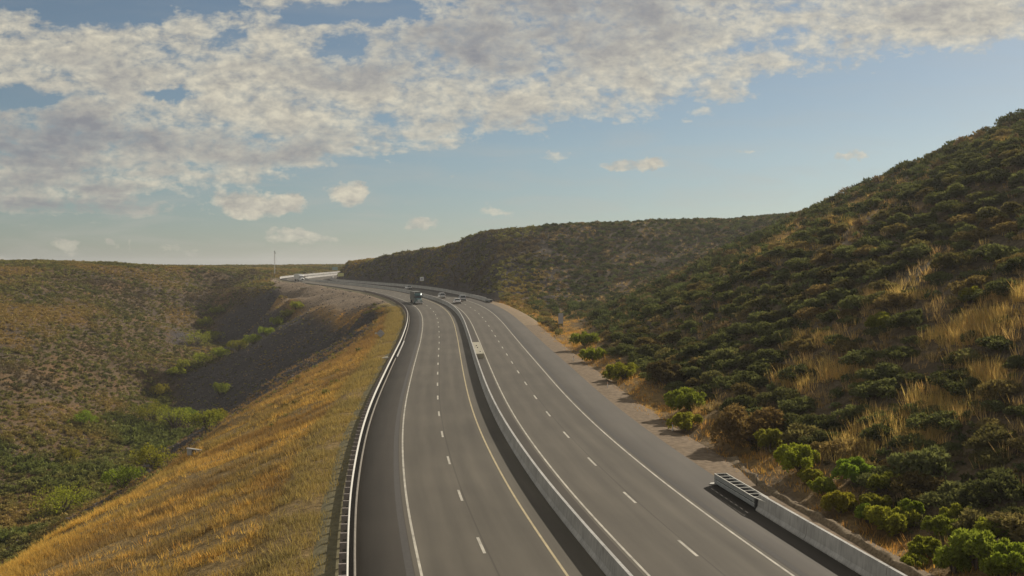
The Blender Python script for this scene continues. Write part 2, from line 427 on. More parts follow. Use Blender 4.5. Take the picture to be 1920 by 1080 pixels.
# ------------------------------------------------------------------ object helpers
def link(o):
    col.objects.link(o); return o
def tag(o, label=None, cat=None, group=None, kind=None):
    if label: o['label'] = label
    if cat: o['category'] = cat
    if group: o['group'] = group
    if kind: o['kind'] = kind
    return o
def empty(name, loc, rz=0.0, label=None, cat=None, group=None):
    o = bpy.data.objects.new(name, None); link(o)
    o.location = loc; o.rotation_euler = (0, 0, rz); o.empty_display_size = .3
    return tag(o, label, cat, group)
def arr_mesh(name, v, f, mat, parent=None, tint=None, smooth=False, uv=None):
    """numpy mesh: v (n,3), f (m,k) all the same k"""
    me = bpy.data.meshes.new(name)
    v = np.asarray(v, np.float32); f = np.asarray(f, np.int32)
    k = f.shape[1]
    me.vertices.add(len(v)); me.vertices.foreach_set('co', v.ravel())
    me.loops.add(f.size); me.loops.foreach_set('vertex_index', f.ravel())
    me.polygons.add(len(f)); me.polygons.foreach_set('loop_start', np.arange(0, f.size, k, dtype=np.int32))
    if smooth: me.polygons.foreach_set('use_smooth', np.ones(len(f), bool))
    if tint is not None:
        a = me.color_attributes.new('tint', 'FLOAT_COLOR', 'POINT')
        a.data.foreach_set('color', np.concatenate([tint, np.ones((len(v), 1))], 1).astype(np.float32).ravel())
    if uv is not None:
        l = me.uv_layers.new(name='UVMap')
        l.data.foreach_set('uv', np.asarray(uv, np.float32)[f.ravel()].ravel())
    me.update(calc_edges=True); me.validate()
    me.materials.append(mat)
    o = link(bpy.data.objects.new(name, me))
    if parent is not None: o.parent = parent
    return o
class MB:
    """collects boxes, tubes, prisms; build() links them as one mesh"""
    def __init__(s): s.bm = bmesh.new()
    def box(s, c, size, rot=None, bevel=0.0):
        r = bmesh.ops.create_cube(s.bm, size=1.0)
        vs = r['verts']
        mat = Matrix.Translation(c) @ (rot.to_4x4() if rot else Matrix.Identity(4)) @ Matrix.Diagonal((*size, 1))
        bmesh.ops.transform(s.bm, matrix=mat, verts=vs)
        if bevel:
            es = {e for v in vs for e in v.link_edges}
            bmesh.ops.bevel(s.bm, geom=list(es), offset=bevel, segments=2, affect='EDGES', profile=.6)
        return s
    def tube(s, a, b, r, r2=None, n=8):
        a, b = Vector(a), Vector(b); d = b - a
        q = d.to_track_quat('Z', 'Y').to_matrix().to_4x4()
        bmesh.ops.create_cone(s.bm, cap_ends=True, segments=n, radius1=r, radius2=r if r2 is None else r2, depth=d.length,
                              matrix=Matrix.Translation((a + b) / 2) @ q)
        return s
    def prism(s, pts, axis, a, b):
        """polygon pts (2D) extruded along axis between a and b"""
        def mk(p, t):
            return {'x': (t, p[0], p[1]), 'y': (p[0], t, p[1]), 'z': (p[0], p[1], t)}[axis]
        A = [s.bm.verts.new(mk(p, a)) for p in pts]; B = [s.bm.verts.new(mk(p, b)) for p in pts]
        n = len(pts)
        s.bm.faces.new(A[::-1]); s.bm.faces.new(B)
        for i in range(n): s.bm.faces.new((A[i], A[(i + 1) % n], B[(i + 1) % n], B[i]))
        return s
    def loft(s, rings, cap=True):
        R_ = [[s.bm.verts.new(p) for p in r] for r in rings]
        n = len(R_[0])
        for a, b in zip(R_[:-1], R_[1:]):
            for i in range(n): s.bm.faces.new((a[i], a[(i + 1) % n], b[(i + 1) % n], b[i]))
        if cap: s.bm.faces.new(R_[0][::-1]); s.bm.faces.new(R_[-1])
        return s
    def build(s, name, mat, parent=None, smooth=False):
        bmesh.ops.recalc_face_normals(s.bm, faces=s.bm.faces)
        me = bpy.data.meshes.new(name); s.bm.to_mesh(me); s.bm.free()
        if smooth:
            for p in me.polygons: p.use_smooth = True
        me.materials.append(mat)
        o = link(bpy.data.objects.new(name, me))
        if parent is not None: o.parent = parent
        return o
def copy_thing(o, parent=None):
    c = o.copy(); link(c)
    c.parent = parent
    for ch in o.children: copy_thing(ch, c)
    return c

def strip(name, y0, y1, us, dz, mat, step=1.0, kind='structure', parent=None):
    """ribbon along the highway with the given lateral offsets and height offsets"""
    ys = np.arange(y0, y1 + .001, step)
    us = np.asarray(us, float); dz = np.broadcast_to(np.asarray(dz, float), us.shape)
    V, UV = [], []
    s = np.interp(ys, CY, CS)
    for u, z in zip(us, dz):
        V.append(np.stack(road_pt(ys, u, z), 1)); UV.append(np.stack([np.full_like(ys, u), s], 1))
    n, k = len(ys), len(us)
    V = np.stack(V, 1).reshape(-1, 3); UV = np.stack(UV, 1).reshape(-1, 2)
    i = np.arange((n - 1) * k).reshape(n - 1, k)[:, :-1].ravel()
    f = np.stack([i, i + 1, i + 1 + k, i + k], 1)
    o = arr_mesh(name, V, f, mat, parent, uv=UV)
    if kind: tag(o, kind=kind)
    return o

def section(name, y0, y1, prof, mat, parent=None, step=1.0, smooth=False):
    """closed cross-section [(u, z)] swept along the highway, capped"""
    ys = np.arange(y0, y1 + .001, step)
    k = len(prof)
    V = np.stack([np.stack(road_pt(ys, u, z), 1) for u, z in prof], 1).reshape(-1, 3)
    n = len(ys)
    F4 = []
    idx = np.arange(n * k).reshape(n, k)
    for j in range(k):
        a, b = idx[:-1, j], idx[:-1, (j + 1) % k]
        c, d_ = idx[1:, (j + 1) % k], idx[1:, j]
        F4.append(np.stack([a, b, c, d_], 1))
    me = bpy.data.meshes.new(name)
    faces = [tuple(int(q) for q in r) for r in np.concatenate(F4)] + [tuple(int(q) for q in idx[0][::-1]), tuple(int(q) for q in idx[-1])]
    me.from_pydata(V.tolist(), [], faces); me.update(calc_edges=True)
    bm = bmesh.new(); bm.from_mesh(me); bmesh.ops.recalc_face_normals(bm, faces=bm.faces); bm.to_mesh(me); bm.free()
    me.materials.append(mat)
    o = link(bpy.data.objects.new(name, me))
    if parent is not None: o.parent = parent
    return o

# ------------------------------------------------------------------ terrain mesh
def zone_masks(x, y, t, u):
    """surface kinds and painted slope shade, from where the ground lies relative to the highway"""
    d = EDGE_L - u                                        # metres beyond the left pavement edge
    w = 6 * fbm(x / 14, y / 14, 41, 3)
    left = (u < 0)
    toe = np.interp(t, [0, 60, 120, 150, 170, 205, 240, 262, 300], [66, 66, 62, 54, 40, 22, 10, 4, 0])
    gold = left * sstep(toe + 5, toe - 3, d + w) * (d > 0)
    gold2 = left * sstep(8, 5, d + w * .25) * sstep(225, 235, t) * sstep(345, 335, t) * (d > 0)
    slope_shade = left * sstep(toe - 3, toe + 6, d + w) * sstep(170, 192, t) * sstep(82, 66, d) * sstep(500, 470, t) * (d > 1)  # rock slopes in shade, masked for a darker tint
    slope_shade = np.maximum(slope_shade, sstep(-146, -134, x + w * .5) * sstep(-84, -92, x) * sstep(416, 426, y + w * .5) * sstep(476, 468, y))  # upper slope: shade tint placed by position
    pad = left * sstep(318, 335, t) * sstep(575, 545, t) * sstep(np.interp(t, [310, 360, 400, 440, 500, 560], [8, 19, 22, 27, 14, 6]) + 1, np.interp(t, [310, 360, 400, 440, 500, 560], [8, 19, 22, 27, 14, 6]) - 4, d + w * .4) * (d > 0)
    padedge = left * (d > 0) * sstep(300, 320, t) * sstep(470, 440, t) * np.exp(-((d + w * .3 - np.interp(t, [310, 360, 400, 440], [10, 20, 23, 28])) / 3.2) ** 2)
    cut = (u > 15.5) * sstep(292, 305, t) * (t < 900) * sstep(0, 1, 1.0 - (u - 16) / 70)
    verge = (u > 0) * sstep(19.5, 17.0, u + w * .3) * sstep(320, 300, t)
    rgrass = (u > 0) * np.exp(-((u - np.interp(t, [0, 150, 200, 260, 300], [18.5, 18.5, 20.5, 22, 19]) + w * .3) / np.interp(t, [0, 150, 200, 260], [1.8, 1.8, 3.5, 5.5])) ** 2) * (t < 305)
    return dict(gold=gold, gold2=gold2, slope_shade=slope_shade, pad=pad, padedge=padedge, cut=cut, verge=verge, rgrass=rgrass)
zm = zone_masks(gx, gy, gt, gu)
_k = np.array([1, 2, 3, 2, 1.0]) / 9
_gs = np.apply_along_axis(lambda v: np.convolve(np.pad(v, 2, mode='edge'), _k, 'valid'), 0, np.apply_along_axis(lambda v: np.convolve(np.pad(v, 2, mode='edge'), _k, 'valid'), 1, gh))
steep = np.hypot(np.gradient(_gs, GY, axis=0), np.gradient(_gs, GX, axis=1))       # steep ground, where bare rock also takes the painted slope shade
steep_ground = sstep(.36, .47, steep)
def steep_ground_at(x, y):
    i = np.clip(np.searchsorted(GX, x), 0, len(GX) - 1); j = np.clip(np.searchsorted(GY, y), 0, len(GY) - 1)
    return steep_ground[j, i]
zm['slope_shade'] = zm['slope_shade'] * steep_ground
def lay(c, m, k):
    return c * (1 - m[..., None]) + np.array(k) * m[..., None]
pn = fbm(gx / 30, gy / 30, 71, 4)
tint = np.zeros(gx.shape + (3,)) + np.array((.124, .100, .056))
tint = lay(tint, sstep(.05, .5, pn) * .8, (.185, .125, .062))                  # straw patches
tint = lay(tint, sstep(-.1, -.5, pn) * .7, (.092, .072, .056))                 # stony brown
pn2 = fbm(gx / 11, gy / 11, 73, 3)
tint = lay(tint, (gu < -40) * .75, (.120, .082, .046))
tint = lay(tint, (gu < -40) * sstep(.1, .5, pn2) * .7, (.175, .105, .052))
tint = lay(tint, (gu < -40) * sstep(-.1, -.5, pn2) * .7, (.085, .066, .052))
tint = lay(tint, (gu > 19) * .6, (.100, .081, .055))
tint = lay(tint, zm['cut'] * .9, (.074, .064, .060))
tint = lay(tint, zm['slope_shade'], (.072, .064, .062))  # shade of the slopes put into the ground colour, over bare rock
tint = lay(tint, zm['gold'], (.23, .16, .07))
tint = lay(tint, zm['gold2'], (.25, .19, .075))
tint = lay(tint, zm['pad'], (.215, .165, .115))
tint = lay(tint, zm['padedge'] * .9, (.30, .185, .07))
tint = lay(tint, zm['verge'], (.165, .13, .092))
tint = lay(tint, zm['rgrass'] * .8, (.28, .18, .065))
ii = np.arange(gx.size).reshape(gx.shape)
quads = np.stack([ii[:-1, :-1].ravel(), ii[:-1, 1:].ravel(), ii[1:, 1:].ravel(), ii[1:, :-1].ravel()], 1)
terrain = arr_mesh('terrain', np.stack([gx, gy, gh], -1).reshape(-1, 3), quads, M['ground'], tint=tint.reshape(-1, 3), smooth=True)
tag(terrain, kind='structure')

# ------------------------------------------------------------------ pavement and markings
Y0, Y1 = -60, 900
strip('road', Y0, Y1, (-9.9, -8, -6, -4, -1.9), 0, M['lane'])
strip('road', Y0, Y1, (1.6, 4, 6, 8, 9.4), 0, M['lane_nb'])
strip('shoulder', Y0, Y1, (EDGE_L - .001, EDGE_L, -9.9), (-.6, 0, 0), M['shoulder'])
strip('shoulder', Y0, Y1, (9.4, EDGE_R, EDGE_R + .001), (0, 0, -.6), M['shoulder'])
strip('shoulder', Y0, Y1, (-1.9, -.2), 0, M['lane'])
strip('shoulder', Y0, Y1, (.2, 1.6), 0, M['shoulder'])
strip('verge', Y0, 222, (EDGE_R + .002, 14.6, 16.4, 18.2), (-.02, -.06, -.12, -.9), M['gravel'])
strip('verge', 222, 560, (EDGE_R + .002, 14.8, 16.8, 18.4), (-.02, -.05, -.10, -.9), M['dirt'])
strip('verge', Y0, 560, (-16.4, -14.9, -14.3, EDGE_L - .002), (-.9, -.14, -.06, -.02), M['bench'])
strip('road_marking', Y0, Y1, (-9.65, -9.51), .006, M['white'])
strip('road_marking', Y0, Y1, (-2.32, -2.18), .006, M['yellow'])
strip('road_marking', Y0, Y1, (1.78, 1.92), .006, M['white'])
strip('road_marking', Y0, Y1, (9.03, 9.17), .006, M['white'])
strip('rumble_strip', Y0, 420, (-10.35, -9.95), .004, M['rumble'])
strip('rumble_strip', Y0, 420, (9.5, 9.85), .004, M['rumble'])
def dashes(name, u, y_first):
    s0 = float(np.interp(y_first, CY, CS))
    V, Fc = [], []
    for k in range(-6, 68):
        a, b = s0 + k * 12.192 - 1.6, s0 + k * 12.192 + 1.6
        ss = np.linspace(a, b, 4); ys = np.interp(ss, CS, CY)
        if ys[-1] > 880: break
        for off in (-.085, .085):
            pass
        L_ = np.stack(road_pt(ys, u - .085, .006), 1); R_ = np.stack(road_pt(ys, u + .085, .006), 1)
        i0 = len(V) * 8
        V.append(np.concatenate([L_, R_]))
        for j in range(3): Fc.append((i0 + j, i0 + 4 + j, i0 + 5 + j, i0 + 1 + j))
    o = arr_mesh(name, np.concatenate(V), Fc, M['white'])
    tag(o, kind='structure')
dashes('road_marking', -5.9, 56.35)
dashes('road_marking', 5.45, 54.0)

# ------------------------------------------------------------------ barriers
JB = [(-.30, -.02), (-.30, .08), (-.17, .30), (-.09, 1.08), (.09, 1.08), (.17, .30), (.30, .08), (.30, -.02)]
mb = empty('median_barrier', tuple(float(v) for v in road_pt(60, 0)), 0, 'long pale concrete barrier standing between the two carriageways', 'barrier')
def under(o, root):
    o.parent = root; o.matrix_parent_inverse = Matrix.Translation(root.location).inverted(); return o
under(section('barrier_wall', -50, 880, JB, M['concrete']), mb)
ped = under(section('widened_base', 158.5, 180, [(.185, -.02), (.185, .80), (1.42, .80), (1.42, -.02)], M['padc']), mb)
for yy, uu, l in ((172.5, .7, 1.1), (168.8, .78, .8), (161.5, .95, .5)):
    p = road_pt(yy, uu, .845); pd = MB(); pd.box(tuple(float(q) for q in p), (.16, l, .09))
    o = pd.build('dark_bar', M['dark']); o.parent = ped  # low dark bars lying on the widened base

def shift(prof, u): return [(a + u, z) for a, z in prof]
rb = empty('roadside_barrier', tuple(float(v) for v in road_pt(50, 12.85)), 0, 'grey concrete barrier beside the near right shoulder, from the crash cushion onward', 'barrier')
for a, b in ((-20, 33.4), (33.46, 45.88), (45.94, 54.37), (54.43, 61.4)):
    under(section('barrier_segment', a, b, shift(JB, 12.85), M['concrete'], step=(b - a) / 12), rb)
fb = empty('roadside_barrier', tuple(float(v) for v in road_pt(400, 14.2)), 0, 'long grey concrete barrier at the foot of the shaded rock cut on the far curve', 'barrier')
under(section('barrier_wall', 309, 575, shift(JB, 14.0), M['concrete']), fb)
lb = empty('roadside_barrier', tuple(float(v) for v in road_pt(600, -14.2)), 0, 'sunlit pale concrete barrier on the outside of the farthest bend behind the white truck', 'barrier')
under(section('barrier_wall', 556, 800, shift(JB, -14.2), M['concrete']), lb)

def crash_cushion(y_end, length, u, label):
    """ribbed steel attenuator in front of a barrier end, y grows away from the camera"""
    ym = y_end + length / 2
    loc = [float(v) for v in road_pt(ym, u)]
    rt = empty('crash_cushion', loc, yaw_at(ym), label, 'crash cushion')
    hl, w0, w1 = length / 2, .43, .36
    bays = 8
    rail = MB()
    for sgn in (-1, 1):
        for z0, z1 in ((.18, .44), (.50, .82)):
            # corrugated fender panel, overlapped bay by bay
            for i in range(bays):
                a = -hl + i * length / bays; b = a + length / bays * 1.06
                b = min(b, hl)
                prof = []
                for j in range(7):
                    zz = z0 + (z1 - z0) * j / 6
                    prof.append((sgn * (w1 + (w0 - w1) * (i / bays) + (.035 if j % 2 else 0)), zz))
                back = [(p[0] - sgn * .02, p[1]) for p in prof[::-1]]
                rail.prism(prof + back, 'y', a, b)
    rail.build('fender_panel', M['fender'], rt)
    for sgn in (-1, 1):
        MB().box((sgn * .43, 0, .85), (.07, length, .05)).build('top_rail', M['rail'], rt)
    for i in range(bays + 1):
        y = -hl + i * length / bays
        m = MB(); m.box((0, y, .845), (.80, .07, .045)); d_ = m.build('diaphragm', M['rail'], rt); m = MB(); m.box((0, y, .45), (.62, .05, .70)); m.build('web_plate', M['darksteel'], d_)
    MB().box((0, 0, .07), (.35, length, .10)).build('base_track', M['darksteel'], rt)
    nose = MB()
    ring0 = [(-.45, hl, .12), (.45, hl, .12), (.45, hl, .84), (-.45, hl, .84)]
    ring1 = [(-.36, hl + .22, .14), (.36, hl + .22, .14), (.36, hl + .22, .82), (-.36, hl + .22, .82)]
    nose.loft([ring0, ring1]).build('nose_cap', M['galv'], rt)
    pl = MB(); pl.prism([(-.75, hl + .15), (.1, hl + .05), (.1, hl + .65), (-.55, hl + .5)], 'z', .02, .10); pl.build('anchor_pad', M['rail'], rt)
    t = MB()
    for sgn in (-1, 1): t.box((sgn * .33, -hl - .75, .86), (.07, 1.5, .05), Matrix.Rotation(sgn * -.16, 3, 'Z'))
    t.build('transition_strap', M['rail'], rt)
    return rt
crash_cushion(61.45, 7.2, 12.85, 'ribbed steel crash cushion at the near end of the right concrete barrier')
far_c = crash_cushion(300.5, 8.3, 14.0, 'small steel crash cushion at the near end of the far barrier below the rock cut')
# kerbs
def kerb(name, y0, y1, u, w=.15, h=.13, mat='kerb'):
    o = section(name, y0, y1, [(u - w / 2, -.02), (u - w / 2 + .03, h), (u + w / 2 - .05, h), (u + w / 2, -.02)], M[mat]); tag(o, kind='structure'); return o
kerb('kerb', -20, 164, -12.95)
kerb('kerb', 166, 196, -12.85, .22, .16, 'concrete')
kerb('kerb', 198, 400, -12.95)
# the low sunlit berm of broken asphalt and soil behind the right barrier
ys = np.arange(20, 79, .5)
V = []
us = np.array([-.5, -.22, -.08, .06, .2, .6])
zs = np.array([-.25, .08, .26, .27, .1, -.3])
for y in ys:
    sh = sstep(79, 70, y)
    n = fbm(np.array([y / 1.1] * 6), us * 4, 3, 4)
    curve = 15.75 + 1.2 * sstep(66, 79, y) - .7 * sstep(60, 40, y)
    x_, y_, z_ = road_pt(np.full(6, y), curve + us + .30 * n)
    V.append(np.stack([x_, y_, z_ + zs * sh + .22 * n - .08], 1))
V = np.concatenate(V); k = 6
i = np.arange((len(ys) - 1) * k).reshape(-1, k)[:, :-1].ravel()
tag(arr_mesh('berm', V, np.stack([i, i + 1, i + 1 + k, i + k], 1), M['berm']), kind='structure')

# ------------------------------------------------------------------ steel guardrail with posts (left edge)
GU = -13.32
gr = empty('guardrail', tuple(float(v) for v in road_pt(60, GU)), 0, 'long galvanised steel guardrail on posts along the left edge of the highway', 'guardrail')
wb = [(.0, .44), (.055, .475), (.055, .52), (.0, .56), (-.02, .61), (.0, .66), (.055, .70), (.055, .745), (.0, .785),
      (-.035, .785), (.02, .742), (.02, .703), (-.03, .662), (-.05, .61), (-.03, .558), (.02, .517), (.02, .478), (-.035, .44)]
under(section('rail_beam', -30, 404, shift(wb, GU), M['rail']), gr)
def box_mesh(name, parts):
    m = MB()
    for c, s in parts: m.box(c, s)
    me_o = m.build(name, M['wood']); me = me_o.data; bpy.data.objects.remove(me_o); return me
post_me = box_mesh('post', [((-.36, 0, .30), (.15, .16, 1.0)), ((-.165, 0, .63), (.23, .145, .34))])
s_first = float(np.interp(44, CY, CS)); s_last = float(np.interp(403, CY, CS))
spots = np.arange(s_first, s_last, 1.905)
rest = MB()
for n, s in enumerate(spots):
    y = float(np.interp(s, CS, CY)); p = [float(v) for v in road_pt(y, GU)]
    if n < 100:
        o = link(bpy.data.objects.new('post', post_me)); o.location = p; o.rotation_euler = (0, 0, yaw_at(y)); under(o, gr)
        o.parent = gr; o.matrix_parent_inverse = Matrix.Translation(gr.location).inverted()
    else:
        rot = Matrix.Rotation(yaw_at(y), 3, 'Z')
        for c, sz in (((-.36, 0, .30), (.15, .16, 1.0)), ((-.165, 0, .63), (.23, .145, .34))):
            rest.box(tuple(Vector(p) + rot @ Vector(c)), sz, rot)
o = rest.build('distant_post', M['wood']); under(o, gr); o['kind'] = 'stuff'
# ------------------------------------------------------------------ vehicles (built facing +Y, wheels on z = 0)
def wheel_set(root, spots, r=.34, w=.22):
    for x, y in spots:
        sg = 1 if x > 0 else -1
        m = MB(); m.tube((x - w / 2, y, r), (x + w / 2, y, r), r, n=18); t = m.build('wheel', M['dark'], root)
        m = MB(); m.tube((x + sg * (w / 2 - .01), y, r), (x + sg * (w / 2 + .015), y, r), r * .62, n=14); m.build('rim', M['chrome'], t)
def ring(y, w0, w1, z0, z1, r=.12):
    """rounded cross-section, wider at the bottom (w0) than the top (w1)"""
    return [(-w0, y, z0 + r), (-w0 + r * .6, y, z0), (w0 - r * .6, y, z0), (w0, y, z0 + r), (w1 + (w0 - w1) * .12, y, z1 - r * 1.1), (w1 - r, y, z1), (-w1 + r, y, z1), (-w1 - (w0 - w1) * .12, y, z1 - r * 1.1)]
def car(y, u, paint, label, kind='suv', group='cars driving away on the right carriageway'):
    root = empty('car', [float(v) for v in road_pt(y, u, .01)], yaw_at(y), label, 'car', group); root.scale = (1.1, 1.1, 1.1)
    hl = 2.35
    b = MB()
    top = .98 if kind == 'suv' else .86
    b.loft([ring(-hl, .80, .74, .42, top - .06), ring(-hl + .18, .93, .86, .30, top), ring(-.4, .95, .90, .26, top + .02), ring(.9, .95, .88, .26, top), ring(hl - .5, .93, .82, .28, top - .13), ring(hl - .1, .84, .74, .34, top - .22), ring(hl, .72, .66, .42, top - .3)])
    rf = 1.74 if kind == 'suv' else 1.45
    y0, y1 = (-hl + .12, .55) if kind == 'suv' else (-1.35, .35)
    roof = [ring(y0 + .18, .66, .60, rf - .09, rf - .03, .03), ring((y0 + y1) / 2 - .1, .70, .64, rf - .08, rf, .03), ring(y1 - .1, .66, .60, rf - .10, rf - .04, .03)]
    b.loft(roof)
    for sx in (-1, 1):                                   # pillars
        b.tube((sx * .86, y0 - .02, top - .03), (sx * .65, y0 + .2, rf - .05), .055, .045)
        b.tube((sx * .88, -.35, top - .03), (sx * .68, -.3, rf - .05), .045, .04)
        b.tube((sx * .86, y1 + .75, top - .05), (sx * .65, y1 - .08, rf - .06), .045, .04)
        b.box((sx * 1.0, .75, top + .07), (.16, .1, .13), None, .03)
    b.build('body', paint, root, False)
    g = MB()
    def gr_(y, w, z, wt, zt, yt): return [(-w, y, z), (w, y, z), (wt, yt, zt), (-wt, yt, zt)]
    g.loft([[(-.84, y0 + .03, top - .02), (.84, y0 + .03, top - .02), (.84, y1 + .72, top - .02), (-.84, y1 + .72, top - .02)],
            [(-.64, y0 + .22, rf - .06), (.64, y0 + .22, rf - .06), (.64, y1 - .08, rf - .06), (-.64, y1 - .08, rf - .06)]])
    g.build('window', M['glass'], root)
    for sx in (-1, 1):
        m = MB(); m.box((sx * .78, -hl + .10, top - .16), (.2, .12, .26), None, .02); m.build('tail_light', M['lampr'], root)
        m = MB(); m.box((sx * .66, hl - .10, top - .34), (.26, .14, .13), None, .02); m.build('headlight', M['lampw'], root)
    m = MB(); m.box((0, -hl + .03, .48), (1.55, .16, .2), None, .04); m.build('bumper', M['black'], root)
    m = MB(); m.box((0, -hl - .005, .72), (.34, .02, .16)); m.build('number_plate', M['signwhite'], root)
    wheel_set(root, [(sx * .84, sy * 1.42) for sx in (-1, 1) for sy in (-1, 1)])
    return root
car(337, 3.7, M['wpaint'], 'small white car with a dark rear window, in the left lane behind the lorry')
car(303, 3.75, M['wpaint'], 'white hatchback nearest to us in the left lane, close beside the median barrier', 'hatch')
car(316, 7.3, M['spaint'], 'silver grey estate car in the right lane, farther out than the white hatchback')
car(411, 7.3, M['wpaint'], 'white car far up the road, half hidden behind the median barrier', 'hatch')

def lorry(y, u, cabp, boxm, label, box_len=13.5, sleeper=True):
    """long-bonnet tractor with a box trailer, driving towards the camera"""
    yaw = yaw_at(y) + math.pi
    root = empty('semi_truck', [float(v) for v in road_pt(y, u, .01)], yaw, label, 'truck'); root.scale = (.93, .93, .93)
    cab = MB()
    cab.loft([ring(1.0, 1.05, 1.0, 1.0, 2.0, .1), ring(2.2, .95, .86, .85, 1.86, .12), ring(3.1, .86, .74, .75, 1.70, .12), ring(3.25, .78, .66, .8, 1.6, .12)])     # bonnet
    cab.loft([ring(-1.5 if sleeper else -.4, 1.2, 1.16, .95, 3.55 if sleeper else 3.0, .14), ring(-.4, 1.22, 1.16, .95, 3.6 if sleeper else 3.05, .14), ring(.25, 1.2, 1.05, .95, 3.15 if sleeper else 2.95, .16), ring(.55, 1.15, .98, .95, 2.75, .14), ring(1.1, 1.12, 1.02, .95, 2.0, .1)])
    for sx in (-1, 1):
        cab.box((sx * 1.0, 2.35, .78), (.5, 1.5, .5), None, .16)          # mudguards
        cab.box((sx * 1.05, -.6, .72), (.45, 2.0, .5), None, .08)         # steps and tanks
    cab.build('cab', cabp, root)
    m = MB(); m.prism([(.60, 2.72), (1.13, 2.06), (1.15, 2.08), (.63, 2.75)], 'x', -.98, .98); m.build('windshield', M['glass'], root)
    for sx in (-1, 1):
        m = MB(); m.box((sx * 1.19, .35, 2.35), (.05, .75, .6)); m.build('side_window', M['glass'], root)
        m = MB(); m.box((sx * 1.45, .95, 2.3), (.12, .18, .62), None, .03); m.box((sx * 1.3, .95, 2.3), (.3, .05, .05)); m.build('mirror', M['black'], root)
        m = MB(); m.box((sx * .88, 3.15, 1.02), (.24, .16, .22), None, .03); m.build('headlight', M['lampw'], root)
        m = MB(); m.tube((sx * 1.1, -1.2 if sleeper else -.5, 1.0), (sx * 1.1, -1.2 if sleeper else -.5, 3.9), .09); m.build('exhaust_stack', M['chrome'], root)
    m = MB(); m.box((0, 3.27, 1.22), (1.05, .08, .78), None, .03); m.build('grille', M['chrome'] if cabp == M['tpaint'] else M['black'], root)
    m = MB(); m.box((0, 3.35, .58), (2.35, .26, .36), None, .06); m.build('bumper', M['chrome'] if cabp == M['tpaint'] else M['wpaint'], root)
    tr = MB(); b0 = -2.0
    tr.box((0, b0 - box_len / 2, 2.58), (2.55, box_len, 2.85), None, .05)
    tr.box((0, b0 - box_len / 2, 1.05), (1.1, box_len - .6, .22))
    t = tr.build('trailer', boxm, root)
    m = MB()
    for sx in (-1, 1): m.box((sx * 1.15, b0 - 3.2, .62), (.08, .12, 1.0))
    m.build('landing_leg', M['black'], t)
    fr = MB(); fr.box((0, -1.6, .85), (.9, 6.5, .25)); fr.build('chassis', M['black'], root)
    wheel_set(root, [(sx * 1.02, 2.35) for sx in (-1, 1)], .5, .3)
    wheel_set(root, [(sx * .93, yy) for sx in (-1, 1) for yy in (-2.6, -3.9, b0 - box_len + 1.2, b0 - box_len + 2.5)], .5, .58)
    return root
lorry(309, -7.6, M['tpaint'], M['box'], 'teal semi truck with a grey box trailer coming towards us in the outer lane')
lorry(518, -6.4, M['wpaint'], M['wpaint'], 'white semi truck far off, rounding the bend beside the sandy pad', 11.0)

# ------------------------------------------------------------------ signs, posts, mast, drains
def sign_root(name, x, y, label, rz=0.0, cat='sign', sink=.05):
    return empty(name, (x, y, float(H_at(x, y)) - sink), rz, label, cat)
x, y, _ = [float(v) for v in road_pt(204, -17.9)]
r_ = sign_root('warning_sign', x, y, 'grey back of a diamond sign standing in the dry grass left of the guardrail', .12)
hz = float(P(713, 625, z=y)[2]) - float(H_at(x, y))
m = MB(); m.box((0, 0, (hz + .6) / 2), (.09, .09, hz + .6)); m.build('sign_post', M['wood'], r_)
m = MB(); m.box((0, -.07, hz + .05), (1.22, .03, 1.22), Matrix.Rotation(R(45), 3, 'Y'), .01); pl = m.build('sign_panel', M['signgrey'], r_)
m = MB(); m.box((0, -.105, hz + .3), (.9, .035, .07)); m.build('stiffener', M['galv'], pl)
m = MB(); m.box((-1.0, 0, hz + .08), (.34, .03, .34), Matrix.Rotation(R(45), 3, 'Y')); m.box((-.86, .02, hz + .08), (.5, .03, .06)); m.build('side_flag', M['galv'], r_)
def post_sign(x, y, zc, w, h, face, label, posts=2, rz=0.0, name='road_sign'):
    r_ = sign_root(name, x, y, label, rz)
    g = float(H_at(x, y)) - .05
    for sx in ((-.42, .42) if posts == 2 else (0,)):
        m = MB(); m.box((sx * w, .06, (zc - g) / 2), (.08, .08, zc - g + h * .8)); m.build('sign_post', M['wood'], r_)
    m = MB(); m.box((0, 0, zc - g), (w, .035, h), None, .012); pn_ = m.build('sign_panel', face, r_)
    return r_, pn_, zc - g
x, y, z = P(1051.5, 597, z=212)
r_, pn_, hz = post_sign(x, y, z, 1.05, 2.2, M['signgrey'], 'tall narrow grey sign on two thin posts in the golden grass right of the highway')  # white face in shadow, its shade put into the grey
x, y, z = P(791, 523, z=419)
r_, pn_, hz = post_sign(x, y, z, 1.75, 1.75, M['signwhite'], 'small square white sign at the foot of the shaded rock cut', 1)
m = MB(); m.box((0, -.022, hz), (.75, .02, .62), None, .05); m.build('sign_symbol', M['signgrey'], pn_)
x, y, z = P(639, 515, z=513)
r_, pn_, hz = post_sign(x, y, z, 3.1, 1.75, M['signyel'], 'wide yellow sign at the far left end of the rock cut')
x, y, z = P(628, 503.5, z=648)
r_, pn_, hz = post_sign(x, y, z, 3.6, 2.3, M['signgreen'], 'pale green guide sign farthest away, just left of the end of the rock cut')

